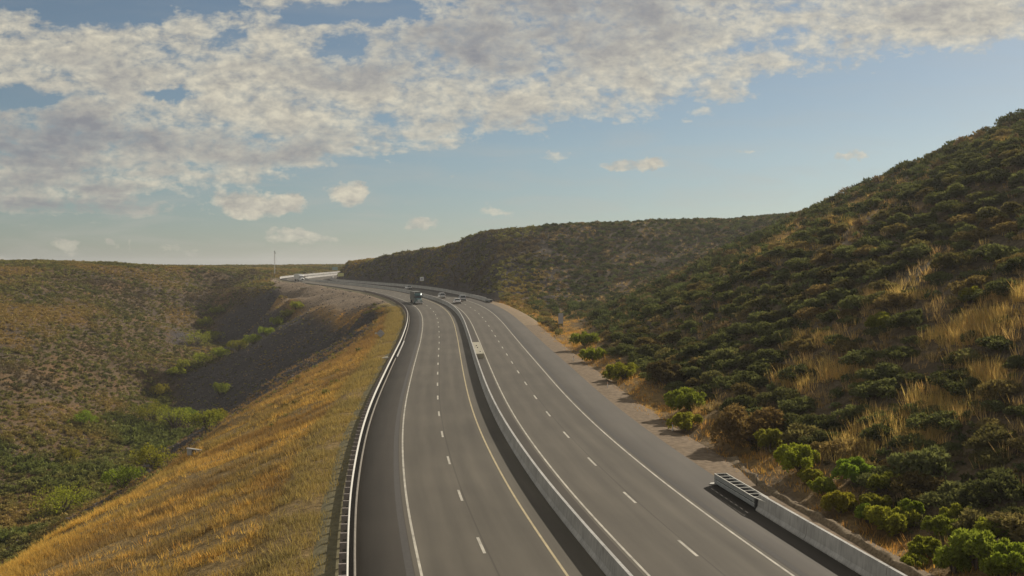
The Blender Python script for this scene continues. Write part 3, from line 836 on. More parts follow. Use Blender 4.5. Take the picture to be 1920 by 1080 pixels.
g = ground_hit(515, 513, 380, 800)
hgt = 42 / F * g[1]
r_ = empty('radio_mast', g, 0, 'slim lattice radio mast rising above the mesa skyline on the left', 'mast')
m = MB()
for k in range(3):
    a = k * 2.094; ca, sa = math.cos(a), math.sin(a)
    m.tube((ca * .42, sa * .42, -.3), (ca * .16, sa * .16, hgt * .93), .06, n=6)
nz_ = 16
for i in range(nz_):
    z0, z1 = hgt * .93 * i / nz_, hgt * .93 * (i + 1) / nz_
    for k in range(3):
        a, b_ = k * 2.094, (k + 1) * 2.094
        r0, r1 = .42 - .26 * i / nz_, .42 - .26 * (i + 1) / nz_
        m.tube((math.cos(a) * r0, math.sin(a) * r0, z0), (math.cos(b_) * r1, math.sin(b_) * r1, z1), .03, n=5)
m.build('lattice_tower', M['galv'], r_)
for k, zf in enumerate((.99, .94, .89)):
    m = MB(); m.box((.28 if k else 0, 0, hgt * zf), (.9, .12, .22), None, .03); m.build('antenna', M['black'], r_)
m = MB(); m.tube((0, 0, hgt * .9), (0, 0, hgt * 1.02), .04); m.build('mast_tip', M['black'], r_)
m = MB(); m.tube((1.0, .1, hgt * .55), (1.0, .1, hgt * .85), .03); m.tube((.2, .05, hgt * .84), (1.02, .1, hgt * .84), .025); m.build('whip_antenna', M['galv'], r_)

dl = ['white roadside marker post beside the farthest pair of bright shrubs', 'white roadside marker post on the gravel between straw and dark shrub, middle of three',
      'white roadside marker post nearest to the crash cushion']
for (px, py, hp), lb_ in zip(((1075, 681, 14), (1139, 732, 15), (1261, 812, 21)), dl):
    g = ground_hit(px, py, 40, 400)
    hh = hp / F * g[1]
    r_ = empty('delineator_post', g, .1, lb_, 'marker post', 'marker posts along the right shoulder')
    m = MB(); m.prism([(-.05, -.012), (.05, -.012), (.05, .012), (0, .024), (-.05, .012)], 'z', -.3, hh); m.build('post', M['signwhite'], r_)
    m = MB(); m.box((0, -.02, hh - .14), (.08, .008, .16)); m.build('reflector', M['orange'], r_)
g = ground_hit(1419, 916, 40, 200)
r_ = empty('marker_post', g, 0, 'thin dark post standing on the gravel just behind the crash cushion', 'marker post')
m = MB(); m.tube((0, 0, -.3), (0, 0, 23 / F * g[1]), .022, n=8); m.build('post', M['black'], r_)
m = MB(); m.box((.04, 0, 24 / F * g[1]), (.11, .02, .16), None, .01); m.build('tag_plate', M['signgrey'], r_)

def crest(px, limit):
    """photo row where the near slope ends in this column"""
    for py in range(700, 1080, 2):
        h_ = ground_hit(px, py, 50, 900)
        if h_ and h_[1] < limit: return py
g = ground_hit(364, crest(364, 172) + 9, 50, 400)
r_ = empty('concrete_drain', (g[0], g[1], g[2] - .1), R(-30), 'grey concrete drain outlet with wing walls at the toe of the golden slope', 'drain')
m = MB(); m.prism([(-1.3, -.6), (1.3, -.6), (1.3, .75), (.42, .75), (.42, .1), (-.42, .1), (-.42, .75), (-1.3, .75)], 'y', -.12, .12); m.box((0, 0, .82), (2.8, .34, .16), None, .02); m.build('headwall', M['concrete'], r_)
for sx in (-1, 1):
    m = MB(); m.prism([(0, -.7), (1.9, -.9), (1.9, -.2), (0, .72)], 'y', -.1, .1); o = m.build('wing_wall', M['concrete'], r_); o.location = (sx * 1.3, 0, 0); o.rotation_euler = (0, 0, R(125 if sx < 0 else 55))
m = MB(); m.box((0, .5, -.25), (2.2, 1.4, .2), None, .02); m.build('apron', M['concrete'], r_)
m = MB(); m.box((0, .16, .42), (.82, .1, .62)); m.build('pipe_mouth_shade', M['dark'], r_)  # dark slab standing in for the shade inside the opening
x, y, z = [float(v) for v in road_pt(165.5, -14.6, 0)]
r_ = empty('drain_inlet', (x, y, z - .1), yaw_at(165), 'small white concrete inlet box behind the guardrail', 'drain')
m = MB(); m.prism([(-.7, -.1), (.3, .0), (.3, .26), (-.2, .24), (-.7, .1)], 'y', -.5, .5); m.build('inlet_box', M['rail'], r_)
g = ground_hit(570, 542, 380, 700)
r_ = empty('headwall', (g[0], g[1], g[2]), .1, 'low pale concrete headwall at the edge of the sandy pad', 'wall')
m = MB(); m.box((0, 0, .25), (3.4, .35, .8), None, .04); m.build('wall', M['sand'], r_)
m = MB(); m.box((0, -.02, .68), (3.6, .5, .08), None, .02); m.build('coping', M['white'], r_)

# ------------------------------------------------------------------ plants
def rot_to(nv, spin):
    """orthonormal frames (n,3,3) whose third axis is nv, spun about it"""
    nv = nv / np.linalg.norm(nv, axis=1, keepdims=True)
    ref = np.where(np.abs(nv[:, 2:3]) < .9, np.array([[0, 0, 1.0]]), np.array([[1.0, 0, 0]]))
    a = np.cross(ref, nv); a /= np.linalg.norm(a, axis=1, keepdims=True)
    b = np.cross(nv, a)
    c, s_ = np.cos(spin)[:, None], np.sin(spin)[:, None]
    return a * c + b * s_, -a * s_ + b * c, nv
def leaf_cloud(rg, n, size, blobs, flat=.75, up=.5, asp=.42, sprig=.65):
    """leaf sprays scattered through a set of lumpy lobes; returns verts (n*4,3), quads, brightness per vertex"""
    bc = np.array([b[:3] for b in blobs]); br = np.array([b[3] for b in blobs])
    w_ = br ** 2; k = rg.choice(len(blobs), n, p=w_ / w_.sum())
    dvec = rg.normal(size=(n, 3)); dvec[:, 2] = np.where(rg.random(n) < .72, np.abs(dvec[:, 2]) * 1.3, -.5 * np.abs(dvec[:, 2]))
    dvec /= np.linalg.norm(dvec, axis=1, keepdims=True)
    rad = br[k] * (.55 + .5 * rg.random(n) ** .6)
    p = bc[k] + dvec * rad[:, None] * np.array([1, 1, flat])
    p[:, 2] = np.maximum(p[:, 2], .02)
    nv = dvec + rg.normal(size=(n, 3)) * .75 + np.array([0, 0, up])
    a, b, c = rot_to(nv, rg.random(n) * 6.283)
    spr = (rg.random(n) < sprig)[:, None]                                # twigs that point outwards instead of lying on the crown
    a2, b2, c2 = rot_to(dvec + rg.normal(size=(n, 3)) * .45 + np.array([0, 0, .45]), rg.random(n) * 6.283)
    a, b, c = np.where(spr, c2, a), np.where(spr, a2, b), np.where(spr, b2, c)
    s_ = size * (.6 + .8 * rg.random(n))[:, None]
    a, b = a * s_, b * s_ * asp
    bend = c * s_ * .25
    v = np.stack([p - a, p - b * .9 + bend, p + a, p + b + bend], 1).reshape(-1, 3)
    f = np.arange(n * 4).reshape(n, 4)
    t = np.repeat(.75 + .5 * rg.random(n), 4)
    return v, f, t
def lobes(rg, n, spread=.66, h=.52, r0=.26, r1=.46):
    out = [(0, 0, h * .55, r1)]
    for _ in range(n):
        a = rg.random() * 6.283; q = math.sqrt(rg.random()) * spread
        out.append((q * math.cos(a), q * math.sin(a), h * (1 - .75 * (q / spread) ** 2) * (.45 + .55 * rg.random()), r0 + (r1 - r0) * rg.random() * (1 - .4 * q / spread)))
    return out
def straw_tuft(rg, n, h, spread, wid, lean=.35):
    a = rg.random(n) * 6.283; q = spread * np.sqrt(rg.random(n))
    p = np.stack([q * np.cos(a), q * np.sin(a), np.zeros(n)], 1)
    out = np.stack([np.cos(a), np.sin(a)], 1) * (lean * rg.random(n))[:, None] + rg.normal(size=(n, 2)) * .12
    hh = h * (.55 + .6 * rg.random(n))
    tip = p + np.stack([out[:, 0] * hh, out[:, 1] * hh, hh], 1)
    th = rg.random(n) * 3.14
    sx = np.stack([np.cos(th), np.sin(th), np.zeros(n)], 1) * wid
    v = np.stack([p - sx, p + sx, tip + sx * .35], 1).reshape(-1, 3)
    return v, np.arange(n * 3).reshape(n, 3), np.repeat(.75 + .5 * rg.random(n), 3)
def scatter_mesh(name, templates, pos, scale, tintc, mat, rg, zs=None, lean=None):
    """one mesh out of many placed templates"""
    which = rg.integers(0, len(templates), len(pos))
    Vs, Fs, Ts, base = [], [], [], 0
    ang = rg.random(len(pos)) * 6.283
    zs = np.ones(len(pos)) if zs is None else zs
    for k, (tv, tf, tt) in enumerate(templates):
        m = which == k
        if not m.any(): continue
        c, s_ = np.cos(ang[m])[:, None], np.sin(ang[m])[:, None]
        x = (tv[None, :, 0] * c - tv[None, :, 1] * s_) * scale[m][:, None]
        y = (tv[None, :, 0] * s_ + tv[None, :, 1] * c) * scale[m][:, None]
        z = tv[None, :, 2] * (scale[m] * zs[m])[:, None]
        v = np.stack([x, y, z], -1) + pos[m][:, None, :]
        n = m.sum()
        Vs.append(v.reshape(-1, 3)); Ts.append((tintc[m][:, None, :] * tt[None, :, None]).reshape(-1, 3))
        Fs.append((tf[None] + (np.arange(n) * len(tv))[:, None, None]).reshape(-1, tf.shape[1]) + base); base += n * len(tv)
    return arr_mesh(name, np.concatenate(Vs), np.concatenate(Fs), mat, tint=np.concatenate(Ts))
def rand_pts(n, x0, x1, y0, y1, margin=.28):
    x = rng.uniform(x0, x1, n); y = rng.uniform(y0, y1, n); z = H_at(x, y)
    px, py, dd = project(x, y, z)
    ok = (y > 3) & (px > -1920 * margin) & (px < 1920 * (1 + margin)) & (py < 1080 * (1 + margin * 1.4)) & (py > 100)
    return x[ok], y[ok], z[ok]
def visible(x, y, z, lift=1.2, steps=70):
    """rough test that the ground does not hide the point"""
    vis = np.ones(len(x), bool)
    for f in np.linspace(.12, .985, steps):
        vis &= (H_at(x * f, y * f) < CAMH + (z + lift - CAMH) * f + .3)
    return vis
def pick(keep, *a): return [q[keep] for q in a]
def vary(n, base, k=.25):
    base = np.asarray(base, float)
    return base * (1 + k * (rng.random((n, 1)) - .5) * 2) * (1 + .12 * (rng.random((n, 3)) - .5))

# ---- templates
rg = np.random.default_rng(11)
T_far = [leaf_cloud(rg, 120, .15, lobes(rg, 5)) for _ in range(6)]
T_scrub = [leaf_cloud(rg, 36, .24, lobes(rg, 3)) for _ in range(6)]
T_tuft = [straw_tuft(rg, 12, .37, .32, .019, .8) for _ in range(8)]
T_tall = [straw_tuft(rg, 22, .72, .34, .016, .5) for _ in range(6)]
T_rock = []
for _ in range(5):
    bm = bmesh.new(); bmesh.ops.create_icosphere(bm, subdivisions=1, radius=.5)
    for v in bm.verts: v.co = Vector((v.co.x * 1.2, v.co.y, v.co.z * .7)) * random.uniform(.7, 1.25)
    bm.faces.ensure_lookup_table(); bm.verts.index_update()
    T_rock.append((np.array([v.co[:] for v in bm.verts]), np.array([[v.index for v in f.verts] for f in bm.faces]), np.ones(len(bm.verts)))); bm.free()

# ---- dry golden grass on the embankment and the verges
def masks_at(x, y):
    t, u = road_frame(x, y); return zone_masks(x, y, t, u), t, u
x, y, z = rand_pts(260000, -110, 5, 28, 300)
zmk, t, u = masks_at(x, y)
dd = np.hypot(x, y)
spk = zmk['slope_shade'] * (.10 + .5 * sstep(-.1, .35, fbm(x / 7, y / 7, 97, 3)) * sstep(45, 5, EDGE_L - u - np.interp(t, [170, 240, 300], [26, 8, 2])))
p_ = (zmk['gold'] + zmk['gold2'] + spk) * (EDGE_L - u > .75) * np.clip(1.35 - dd / 330, .35, 1) * (.14 + 1.3 * sstep(-.38, .22, fbm(u / 13, t / 3.2, 90, 4) + .5 * fbm(x / 4, y / 4, 91, 3)))
keep = rng.random(len(x)) < p_ * .62
x, y, z, t, u, dd = pick(keep, x, y, z, t, u, dd)
patch = fbm(x / 9, y / 9, 55, 3); p2 = fbm(u / 15, t / 3.0, 56, 4)
tc_ = vary(len(x), (.54, .365, .115), .5)
tc_ = lay(tc_, sstep(.0, .3, patch) * .9, (.25, .16, .07)); tc_ = lay(tc_, sstep(.05, .4, fbm(x / 6, y / 6, 58, 3)) * .6, (.24, .215, .095)); tc_ = lay(tc_, sstep(.05, .4, p2) * .75, (.21, .165, .10))
tc_ = lay(tc_, sstep(-.05, -.45, p2) * .6, (.50, .34, .12))
tc_ = lay(tc_, sstep(150, 225, t) * .7, (.27, .175, .085))
tc_ = lay(tc_, sstep(6.0, 4.5, EDGE_L - u + 1.2 * patch) * .8, (.29, .25, .115))
tc_ = lay(tc_, sstep(20, 30, EDGE_L - u) * sstep(130, 95, y) * .7, (.70, .48, .13))
sc_ = (.6 + .9 * rng.random(len(x)) ** 1.5) * (1 + dd / 500)
grass = scatter_mesh('dry_grass', T_tuft, np.stack([x, y, z - .03], 1), sc_, tc_, M['straw'], rng)
tag(grass, 'golden dry grass covering the embankment below the guardrail', 'grass', kind='stuff')

x, y, z = rand_pts(90000, -60, 60, 30, 420)
zmk, t, u = masks_at(x, y)
p_ = np.clip((np.abs(u - 16.2) < .5) * (y < 80) * .5 + zmk['rgrass'] * .8 + zmk['padedge'] * .9 + .26 * zmk['verge'] * (u > 15.9), 0, 1) * (np.abs(u) > 15.2)
keep = rng.random(len(x)) < p_
x, y, z, u = pick(keep, x, y, z, u)
tc_ = vary(len(x), (.50, .305, .09), .35)
g2 = scatter_mesh('roadside_grass', T_tuft, np.stack([x, y, z - .03], 1), .7 + .9 * rng.random(len(x)), tc_, M['straw'], rng)
tag(g2, 'yellow straw grass growing along the gravel edge right of the highway and around the pad', 'grass', kind='stuff')

# ---- tall pale grass and straw on the right hillside
x, y, z = rand_pts(60000, 8, 150, 45, 400)
t, u = road_frame(x, y)
lowf = sstep(44, 24, u)
pm = fbm(x / 13, y / 13, 61, 3)
keep = (u > toe_u(120) - 1) & (rng.random(len(x)) < np.clip(.10 + sstep(.0, .45, pm) * .5, 0, 1) * np.clip(90 / np.hypot(x, y), .3, 1)) & (np.hypot(x, y) < 420)
x, y, z = pick(keep, x, y, z)
keep = visible(x, y, z); x, y, z = pick(keep, x, y, z)
ex = []
for px, py, rx, ry, n in ((1850, 612, 60, 22, 260), (1800, 640, 60, 14, 160), (1640, 810, 35, 30, 160), (1760, 770, 60, 35, 240), (1850, 720, 45, 30, 160), (1560, 700, 60, 16, 140), (1480, 720, 40, 12, 90),
                          (1720, 830, 45, 30, 160), (1600, 850, 40, 25, 120), (1540, 640, 40, 12, 80), (1690, 560, 60, 10, 90), (1420, 480, 50, 9, 80), (1490, 470, 40, 10, 70), (1900, 560, 40, 12, 90), (1580, 420, 30, 8, 60), (1880, 270, 40, 12, 90)):
    for _ in range(n // 2):
        g = ground_hit(px + rng.normal() * rx * .55, py + rng.normal() * ry * .55, 45, 420)
        if g: ex.append(g)
ex = np.array(ex)
xyz = np.concatenate([np.stack([x, y, z], 1), ex])
tc_ = vary(len(xyz), (.46, .345, .16), .35)
tc_[len(x):] = vary(len(ex), (.56, .42, .16), .3)
s_ = .8 + .8 * rng.random(len(xyz)); s_[len(x):] *= 1.15
g3 = scatter_mesh('hillside_grass', T_tall, xyz - np.array([0, 0, .05]), s_, tc_, M['straw'], rng)
tag(g3, 'pale dry grass in clumps between the shrubs of the right hillside', 'grass', kind='stuff')

# ---- stones on the dark slopes, the cut and the pad
x, y, z = rand_pts(42000, -150, 70, 150, 560)
zmk, t, u = masks_at(x, y)
keep = rng.random(len(x)) < np.clip(zmk['slope_shade'] * steep_ground_at(x, y) * .6 + zmk['cut'] * .30 + zmk['pad'] * .12, 0, 1)
x, y, z = pick(keep, x, y, z)
keep = visible(x, y, z, .3); x, y, z = pick(keep, x, y, z)
st = scatter_mesh('scattered_rocks', T_rock, np.stack([x, y, z], 1), .35 + .75 * rng.random(len(x)) ** 3, np.ones((len(x), 3)), M['rock'], rng)
tag(st, 'loose dark rock lying on the shaded slopes and the cut face', 'rocks', kind='stuff')

# ---- shrubs and scrub ------------------------------------------------------------
LEAF = [leaf_cloud(rg, 1700, .075, lobes(rg, 10 + k % 4, .72, .55, .22, .40)) for k in range(9)]
shrub_me = []
for k, (v, f, tt) in enumerate(LEAF):
    o = arr_mesh('desert_shrub', v, f, M['leaf_dark'], tint=np.repeat(tt[:, None], 3, 1)); shrub_me.append(o.data); bpy.data.objects.remove(o)
x, y, z = rand_pts(60000, 5, 160, 40, 440)
t, u = road_frame(x, y)
pm = fbm(x / 16, y / 16, 81, 3)
tu = np.interp(t, [0, 150, 200, 235, 265, 290, 320], [21, 21, 25, 31, 29, 22, 18])
dens = np.where((t > 300) | (u > 110), .52, .62) * (.35 + 1.0 * sstep(-.35, .35, -fbm(x / 13, y / 13, 61, 3) + .4 * pm))
is_cut = (u > 15.5) & (t > 350) & (z < road_z(t, u) + (u - 15.5) * 1.05 + .8) & (u < 48)
dens = np.where(is_cut, .018, dens)
keep = (u > tu) & (rng.random(len(x)) < dens)
x, y, z, t, u, is_cut = pick(keep, x, y, z, t, u, is_cut)
keep = visible(x, y, z, 1.6); x, y, z, t, u, is_cut = pick(keep, x, y, z, t, u, is_cut)
dd = np.hypot(x, y)
r_s = (.8 + 1.6 * rng.random(len(x)) ** 1.7) * np.where(dd > 300, .8, 1.0) * np.where(is_cut, .5, 1)
# thin out overlaps, big ones first
order = np.argsort(-r_s); taken = {}; ok = np.zeros(len(x), bool)
for i in order:
    cx_, cy_ = int(x[i] // 3), int(y[i] // 3)
    clash = False
    for a in (-1, 0, 1):
        for b in (-1, 0, 1):
            for j in taken.get((cx_ + a, cy_ + b), ()):
                if (x[i] - x[j]) ** 2 + (y[i] - y[j]) ** 2 < (.50 * (r_s[i] + r_s[j])) ** 2: clash = True
    if not clash:
        ok[i] = True; taken.setdefault((cx_, cy_), []).append(i)
x, y, z, r_s, dd = pick(ok, x, y, z, r_s, dd)
size_px = r_s / dd
rank = np.argsort(-size_px)
ppx, ppy, _ = project(x, y, z)
inframe = (ppx > -10) & (ppx < 1930) & (ppy < 1090)
rank = np.array([i for i in rank if inframe[i]])
single = set(rank[:275].tolist())
n_ind = 0
for i in sorted(single):
    o = link(bpy.data.objects.new('desert_shrub', shrub_me[i % len(shrub_me)]))
    o.location = (x[i], y[i], z[i] - .1); k = r_s[i] * 1.12
    o.scale = (k * random.uniform(.9, 1.2), k * random.uniform(.85, 1.1), k * random.uniform(.72, 1.0)); o.rotation_euler = (0, 0, random.uniform(0, 6.28))
    tag(o, 'dark green rounded desert shrub on the steep hillside right of the highway', 'shrub', 'shrubs on the right hillside')
restm = np.array([i not in single for i in range(len(x))])
xr, yr, zr_, rr = pick(restm, x, y, z, r_s)
tc_ = vary(len(xr), (.100, .112, .044), .5)
br_ = rng.random(len(xr)) < .16; tc_[br_] = vary(int(br_.sum()), (.19, .145, .075), .3)
st = scatter_mesh('distant_shrubs', T_far, np.stack([xr, yr, zr_ - .08], 1), rr * 1.1, tc_, M['leaf_scrub'], rng, .7 + .35 * rng.random(len(xr)))
tag(st, 'countless small dark shrubs on the far slope and ridge right of the highway', 'shrubs', kind='stuff')

# low plants and straw between them
x, y, z = rand_pts(70000, 8, 150, 45, 430)
t, u = road_frame(x, y)
keep = (u > np.interp(t, [0, 150, 200, 235, 265, 290, 320], [19.5, 19.5, 23, 28, 26, 20, 17.5])) & (rng.random(len(x)) < .42)
keep &= ~((t > 350) & (u < 48) & (z < road_z(t, u) + (u - 15.5) * 1.3 + .8) & (rng.random(len(x)) < .8))
x, y, z = pick(keep, x, y, z)
keep = visible(x, y, z, .8); x, y, z = pick(keep, x, y, z)
pm = fbm(x / 13, y / 13, 61, 3)
tc_ = vary(len(x), (.13, .125, .055), .5); tc_ = lay(tc_, sstep(-.2, .5, pm + .7 * (rng.random(len(x)) - .5)), (.30, .215, .095))
st = scatter_mesh('low_brush', T_scrub, np.stack([x, y, z - .05], 1), .3 + .5 * rng.random(len(x)) ** 1.5, tc_, M['leaf_scrub'], rng, .6 + .6 * rng.random(len(x)))
tag(st, 'low grey green and tan brush filling the gaps on the right hillside', 'brush', kind='stuff')

# scrub of the left hillside, the valley and the mesa rim
x, y, z = rand_pts(400000, -420, 10, 120, 900)
zmk, t, u = masks_at(x, y)
zmk['slope_shade'] = zmk['slope_shade'] * steep_ground_at(x, y)
dd = np.hypot(x, y)
blocked = np.clip(zmk['gold'] * .985 + zmk['gold2'] + zmk['pad'] * 1.0 + zmk['padedge'] * .85 + (np.abs(u) < 18), 0, 1)
dens = .62 * (1 - blocked) * (1 - .72 * zmk['slope_shade']) * np.where(z < -29, 1.0, .75)
keep = (rng.random(len(x)) < dens)
x, y, z, t, u, dd = pick(keep, x, y, z, t, u, dd)
dk = zone_masks(x, y, t, u)['slope_shade'] * steep_ground_at(x, y)
keep = visible(x, y, z, 1.0); x, y, z, dd, dk = pick(keep, x, y, z, dd, dk)
gul = np.exp(-((z + 35) / 4.5) ** 2) * (dk < .5) * sstep(-.35, .25, fbm(x / 11, y / 11, 29, 3))
r_s = (.6 + 1.0 * rng.random(len(x)) ** 1.5) * (1 + .9 * gul * (rng.random(len(x)) < .5)) * (1 - .45 * dk)
pm = fbm(x / 26, y / 26, 19, 3); pm2 = fbm(x / 9, y / 9, 23, 2)
tc_ = vary(len(x), (.195, .180, .062), .6)
tc_ = lay(tc_, sstep(.0, .5, pm) * .8, (.38, .26, .095))
tc_ = lay(tc_, sstep(-.1, -.5, pm) * .8, (.150, .105, .078))
tc_ = lay(tc_, sstep(.15, .5, pm2) * .6, (.13, .145, .055))
tc_ = lay(tc_, gul * .85, (.14, .165, .045))
st = scatter_mesh('hillside_scrub', T_scrub, np.stack([x, y, z - .06], 1), r_s, tc_, M['leaf_scrub'], rng, .7 + .5 * rng.random(len(x)))
tag(st, 'low olive and brown desert scrub covering the left hillside and valley', 'scrub', kind='stuff')
# straw between the scrub
x, y, z = rand_pts(60000, -380, -20, 150, 640)
zmk, t, u = masks_at(x, y)
pm = fbm(x / 26, y / 26, 19, 3)
keep = (rng.random(len(x)) < (.2 + .75 * sstep(-.05, .4, pm)) * (1 - np.clip(zmk['gold'] + zmk['slope_shade'] * .85 + zmk['pad'] * .9 + (np.abs(u) < 18), 0, 1)))
x, y, z = pick(keep, x, y, z)
keep = visible(x, y, z, .6); x, y, z = pick(keep, x, y, z)
tc_ = vary(len(x), (.50, .34, .12), .4)
st = scatter_mesh('scrub_grass', T_tuft, np.stack([x, y, z - .03], 1), 1.1 + 1.0 * rng.random(len(x)), tc_, M['straw'], rng, .7 + .3 * rng.random(len(x)))
tag(st, 'straw coloured grass between the scrub of the left hillside', 'grass', kind='stuff')

# ---- individual bright shrubs by the road and in the gully: foliage + stems
def stems_mb(rg_, r, h, n=9):
    m = MB()
    for _ in range(n):
        a = rg_.random() * 6.283; q = r * (.25 + .55 * rg_.random())
        mid = (q * .45 * math.cos(a), q * .45 * math.sin(a), h * .35)
        m.tube((0, 0, -.15), mid, .035 * r + .01, .022 * r + .008, 5)
        m.tube(mid, (q * math.cos(a + .2), q * math.sin(a + .2), h * (.6 + .25 * rg_.random())), .022 * r + .008, .008, 5)
    return m
def fronds(rg_, n, r, h, size):
    """upright sprays fanning out of the base, as on a desert broom"""
    nb = 26
    bl = []
    for _ in range(nb):
        a = rg_.random() * 6.283; q = r * rg_.uniform(.7, 1.15) * math.sqrt(rg_.random()) * .85
        hh = h * (.45 + .55 * rg_.random()) * (1 - .35 * (q / r) ** 2)
        bl.append((q * math.cos(a), q * math.sin(a), hh * .72, r * (.15 + .13 * rg_.random())))
    return leaf_cloud(rg_, n, size, bl, 1.25, .9)
heroes = [  # pixel of the base, width in pixels, height/width, bright?, label
    (1096, 648, 62, .42, 1, 'bright green bush at the mouth of the side gully, farthest of the roadside bushes'),
    (1114, 676, 60, .42, 1, 'bright green spreading bush in straw grass beside the farthest white marker post'),
    (1170, 712, 78, .42, 1, 'yellow green bush beside the road, between the farthest two white marker posts'),
    (1246, 722, 82, .6, 0, 'dark olive bush on the slope foot, uphill of the yellow green bush'),
    (1290, 768, 92, .42, 1, 'wide bright green dome shaped bush above the white marker post'),
    (1288, 806, 70, .5, 1, 'pale green upright broom bush right behind the nearest white marker post'),
    (1405, 836, 130, .6, 0, 'large dark green thicket in shadow at the slope foot'),
    (1440, 852, 52, 1.25, 1, 'tall slim lime green bush standing in front of the large dark thicket'),
    (1500, 886, 80, .7, 1, 'yellowish green shrub uphill of the crash cushion'),
    (1575, 962, 60, .8, 1, 'small lime green bush behind the right barrier, left one of a loose pair'),
    (1600, 905, 70, .7, 1, 'mid green broom bush on the slope foot in the shade'),
    (1664, 925, 62, .85, 1, 'upright olive green bush behind the lime green pair'),
    (1675, 1008, 82, .85, 1, 'vivid lime green bush behind the right barrier with bare stems below'),
    (1768, 1010, 74, .8, 1, 'rounded vivid green bush set back from the right barrier, highest of its cluster'),
    (1830, 1076, 118, .7, 1, 'broad leafy green bush close to the frame bottom behind the right barrier'),
    (1902, 1078, 74, 1.0, 1, 'green bush in the lower right corner with yellowing twigs'),
    (1820, 568, 46, .8, 1, 'solitary bright green bush high on the shaded right hillside'),
    (1655, 618, 56, .6, 1, 'mid green rounded bush halfway up the right hillside beside a straw strip'),
    (1715, 1066, 44, .6, 1, 'low pale sage coloured bush right behind the earth berm'),
    (388, 808, 62, .7, 1, 'largest light green tree-like bush on the gully floor'),
    (330, 808, 80, .6, 1, 'wide green thicket on the gully floor left of the largest light green bush'),
    (285, 790, 60, .6, 1, 'light green bush where the shaded slope meets the gully'),
    (290, 884, 80, .6, 1, 'green thicket left of the broken concrete drain'),
    (232, 916, 80, .5, 1, 'green bush at the far edge of the golden grass'),
    (120, 962, 110, .4, 1, 'low olive thicket lying behind the brightest golden grass'),
    (413, 742, 34, .7, 1, 'lone light green bush on the dark shaded slope'),
    (128, 868, 40, .7, 1, 'small yellow green bush alone on the left hillside'),
    (155, 800, 46, .6, 1, 'grey green bush on the left hillside above the small yellow green one'),
    (370, 648, 50, .5, 1, 'green brush at the head of the gully beside the shaded slope'),
]
GUL = 'light green bush in the row running up the side gully between the dark slopes'
heroes += [(a, b, c, .55, 1, GUL) for a, b, c in ((345, 694, 34), (378, 684, 40), (412, 672, 36), (446, 659, 38), (474, 646, 34), (500, 630, 32), (522, 612, 30), (540, 597, 28), (555, 581, 26), (404, 640, 34), (385, 612, 30), (410, 590, 28), (330, 705, 30), (300, 745, 40), (352, 790, 44), (405, 792, 44))]
BAR = 'yellow green bush crowding the foot of the slope behind the right barrier'
heroes += [(a, b, c, d, 1, BAR) for a, b, c, d in ((1540, 930, 46, .8), (1625, 985, 46, .9), (1640, 962, 54, .8), (1705, 975, 50, .9), (1735, 1050, 60, .8), (1800, 985, 58, .8), (1862, 1020, 66, .9), (1908, 1010, 46, .9), (1790, 1078, 60, .7), (1520, 905, 40, .7), (1870, 1090, 70, .7))]
for n_, (px, py, wpx, hw, bright, lb_) in enumerate(heroes):
    g = ground_hit(px, py, 40, 520)
    if g is None:
        print('no ground for', lb_); continue
    wd = (1.0 if 1050 < px < 1300 and py < 830 else 1.2) * wpx / F * g[1]; r_ = wd / 2; h_ = max(wd * hw * (.8 if px > 1300 else 1), .5)
    rg_ = np.random.default_rng(100 + n_)
    root = empty('bush', (g[0], g[1], g[2] - .05), 0, lb_, 'bush', {GUL: 'green bushes along the side gully', BAR: 'bushes behind the right barrier'}.get(lb_))
    near = g[1] < 140
    nl = 5200 if near else 1500
    v, f, tt = fronds(rg_, nl, r_, h_, max(.085, min(.24, .072 * wd ** .5 * (1 if near else 1.6))))
    tn = np.repeat(tt[:, None], 3, 1)
    hue = np.array([1, 1, 1]) * (1 + .25 * (rg_.random(3) - .5))
    o = arr_mesh('foliage', v, f, M['leaf_bright'] if bright else M['leaf_dark'], root, tint=tn * hue)
    stems_mb(rg_, r_, h_).build('stem', M['bark'], root)

# ------------------------------------------------------------------ haze added to lift the darks like a glare veil
hm = bpy.data.materials.new('added_haze'); nt, ns, ln = nodes(hm)
ho = ns.new('ShaderNodeOutputMaterial'); hv = ns.new('ShaderNodeVolumePrincipled')
hv.inputs['Color'].default_value = (.93, .95, 1.0, 1); hv.inputs['Density'].default_value = .00013; hv.inputs['Anisotropy'].default_value = .45
ln.new(hv.outputs[0], ho.inputs['Volume'])
hb = MB(); zb = float(gh.min()) - 1.5; zt = float(gh.max()) + 8
hb.box((0, 3450, (zb + zt) / 2), (8400, 7600, zt - zb)); tag(hb.build('haze', hm), 'thin pale haze added over the valley to lift the darks', 'haze', kind='stuff')

# ------------------------------------------------------------------ camera, sun, sky
cam = bpy.data.cameras.new('camera'); co = link(bpy.data.objects.new('camera', cam))
co.location = (0, 0, CAMH); co.rotation_euler = (math.pi / 2 + PITCH, 0, 0)
cam.sensor_width = 36; cam.lens = 36 * F / 1920; cam.clip_start = .5; cam.clip_end = 20000
scn.camera = co
sl = bpy.data.lights.new('sun', 'SUN'); so = link(bpy.data.objects.new('sun', sl))
sl.energy = 4.2; sl.angle = R(.5); sl.color = (1, .91, .77)
sd = Vector((math.cos(R(SUN_EL)) * math.sin(R(SUN_AZ)), math.cos(R(SUN_EL)) * math.cos(R(SUN_AZ)), math.sin(R(SUN_EL))))
so.rotation_euler = (-sd).to_track_quat('-Z', 'Y').to_euler(); so.location = (60, 60, 80)
w = bpy.data.worlds.new('World'); scn.world = w; w.use_nodes = True
nt = w.node_tree; ns, ln = nt.nodes, nt.links
for n in list(ns): ns.remove(n)
wo = ns.new('ShaderNodeOutputWorld'); bg = ns.new('ShaderNodeBackground')
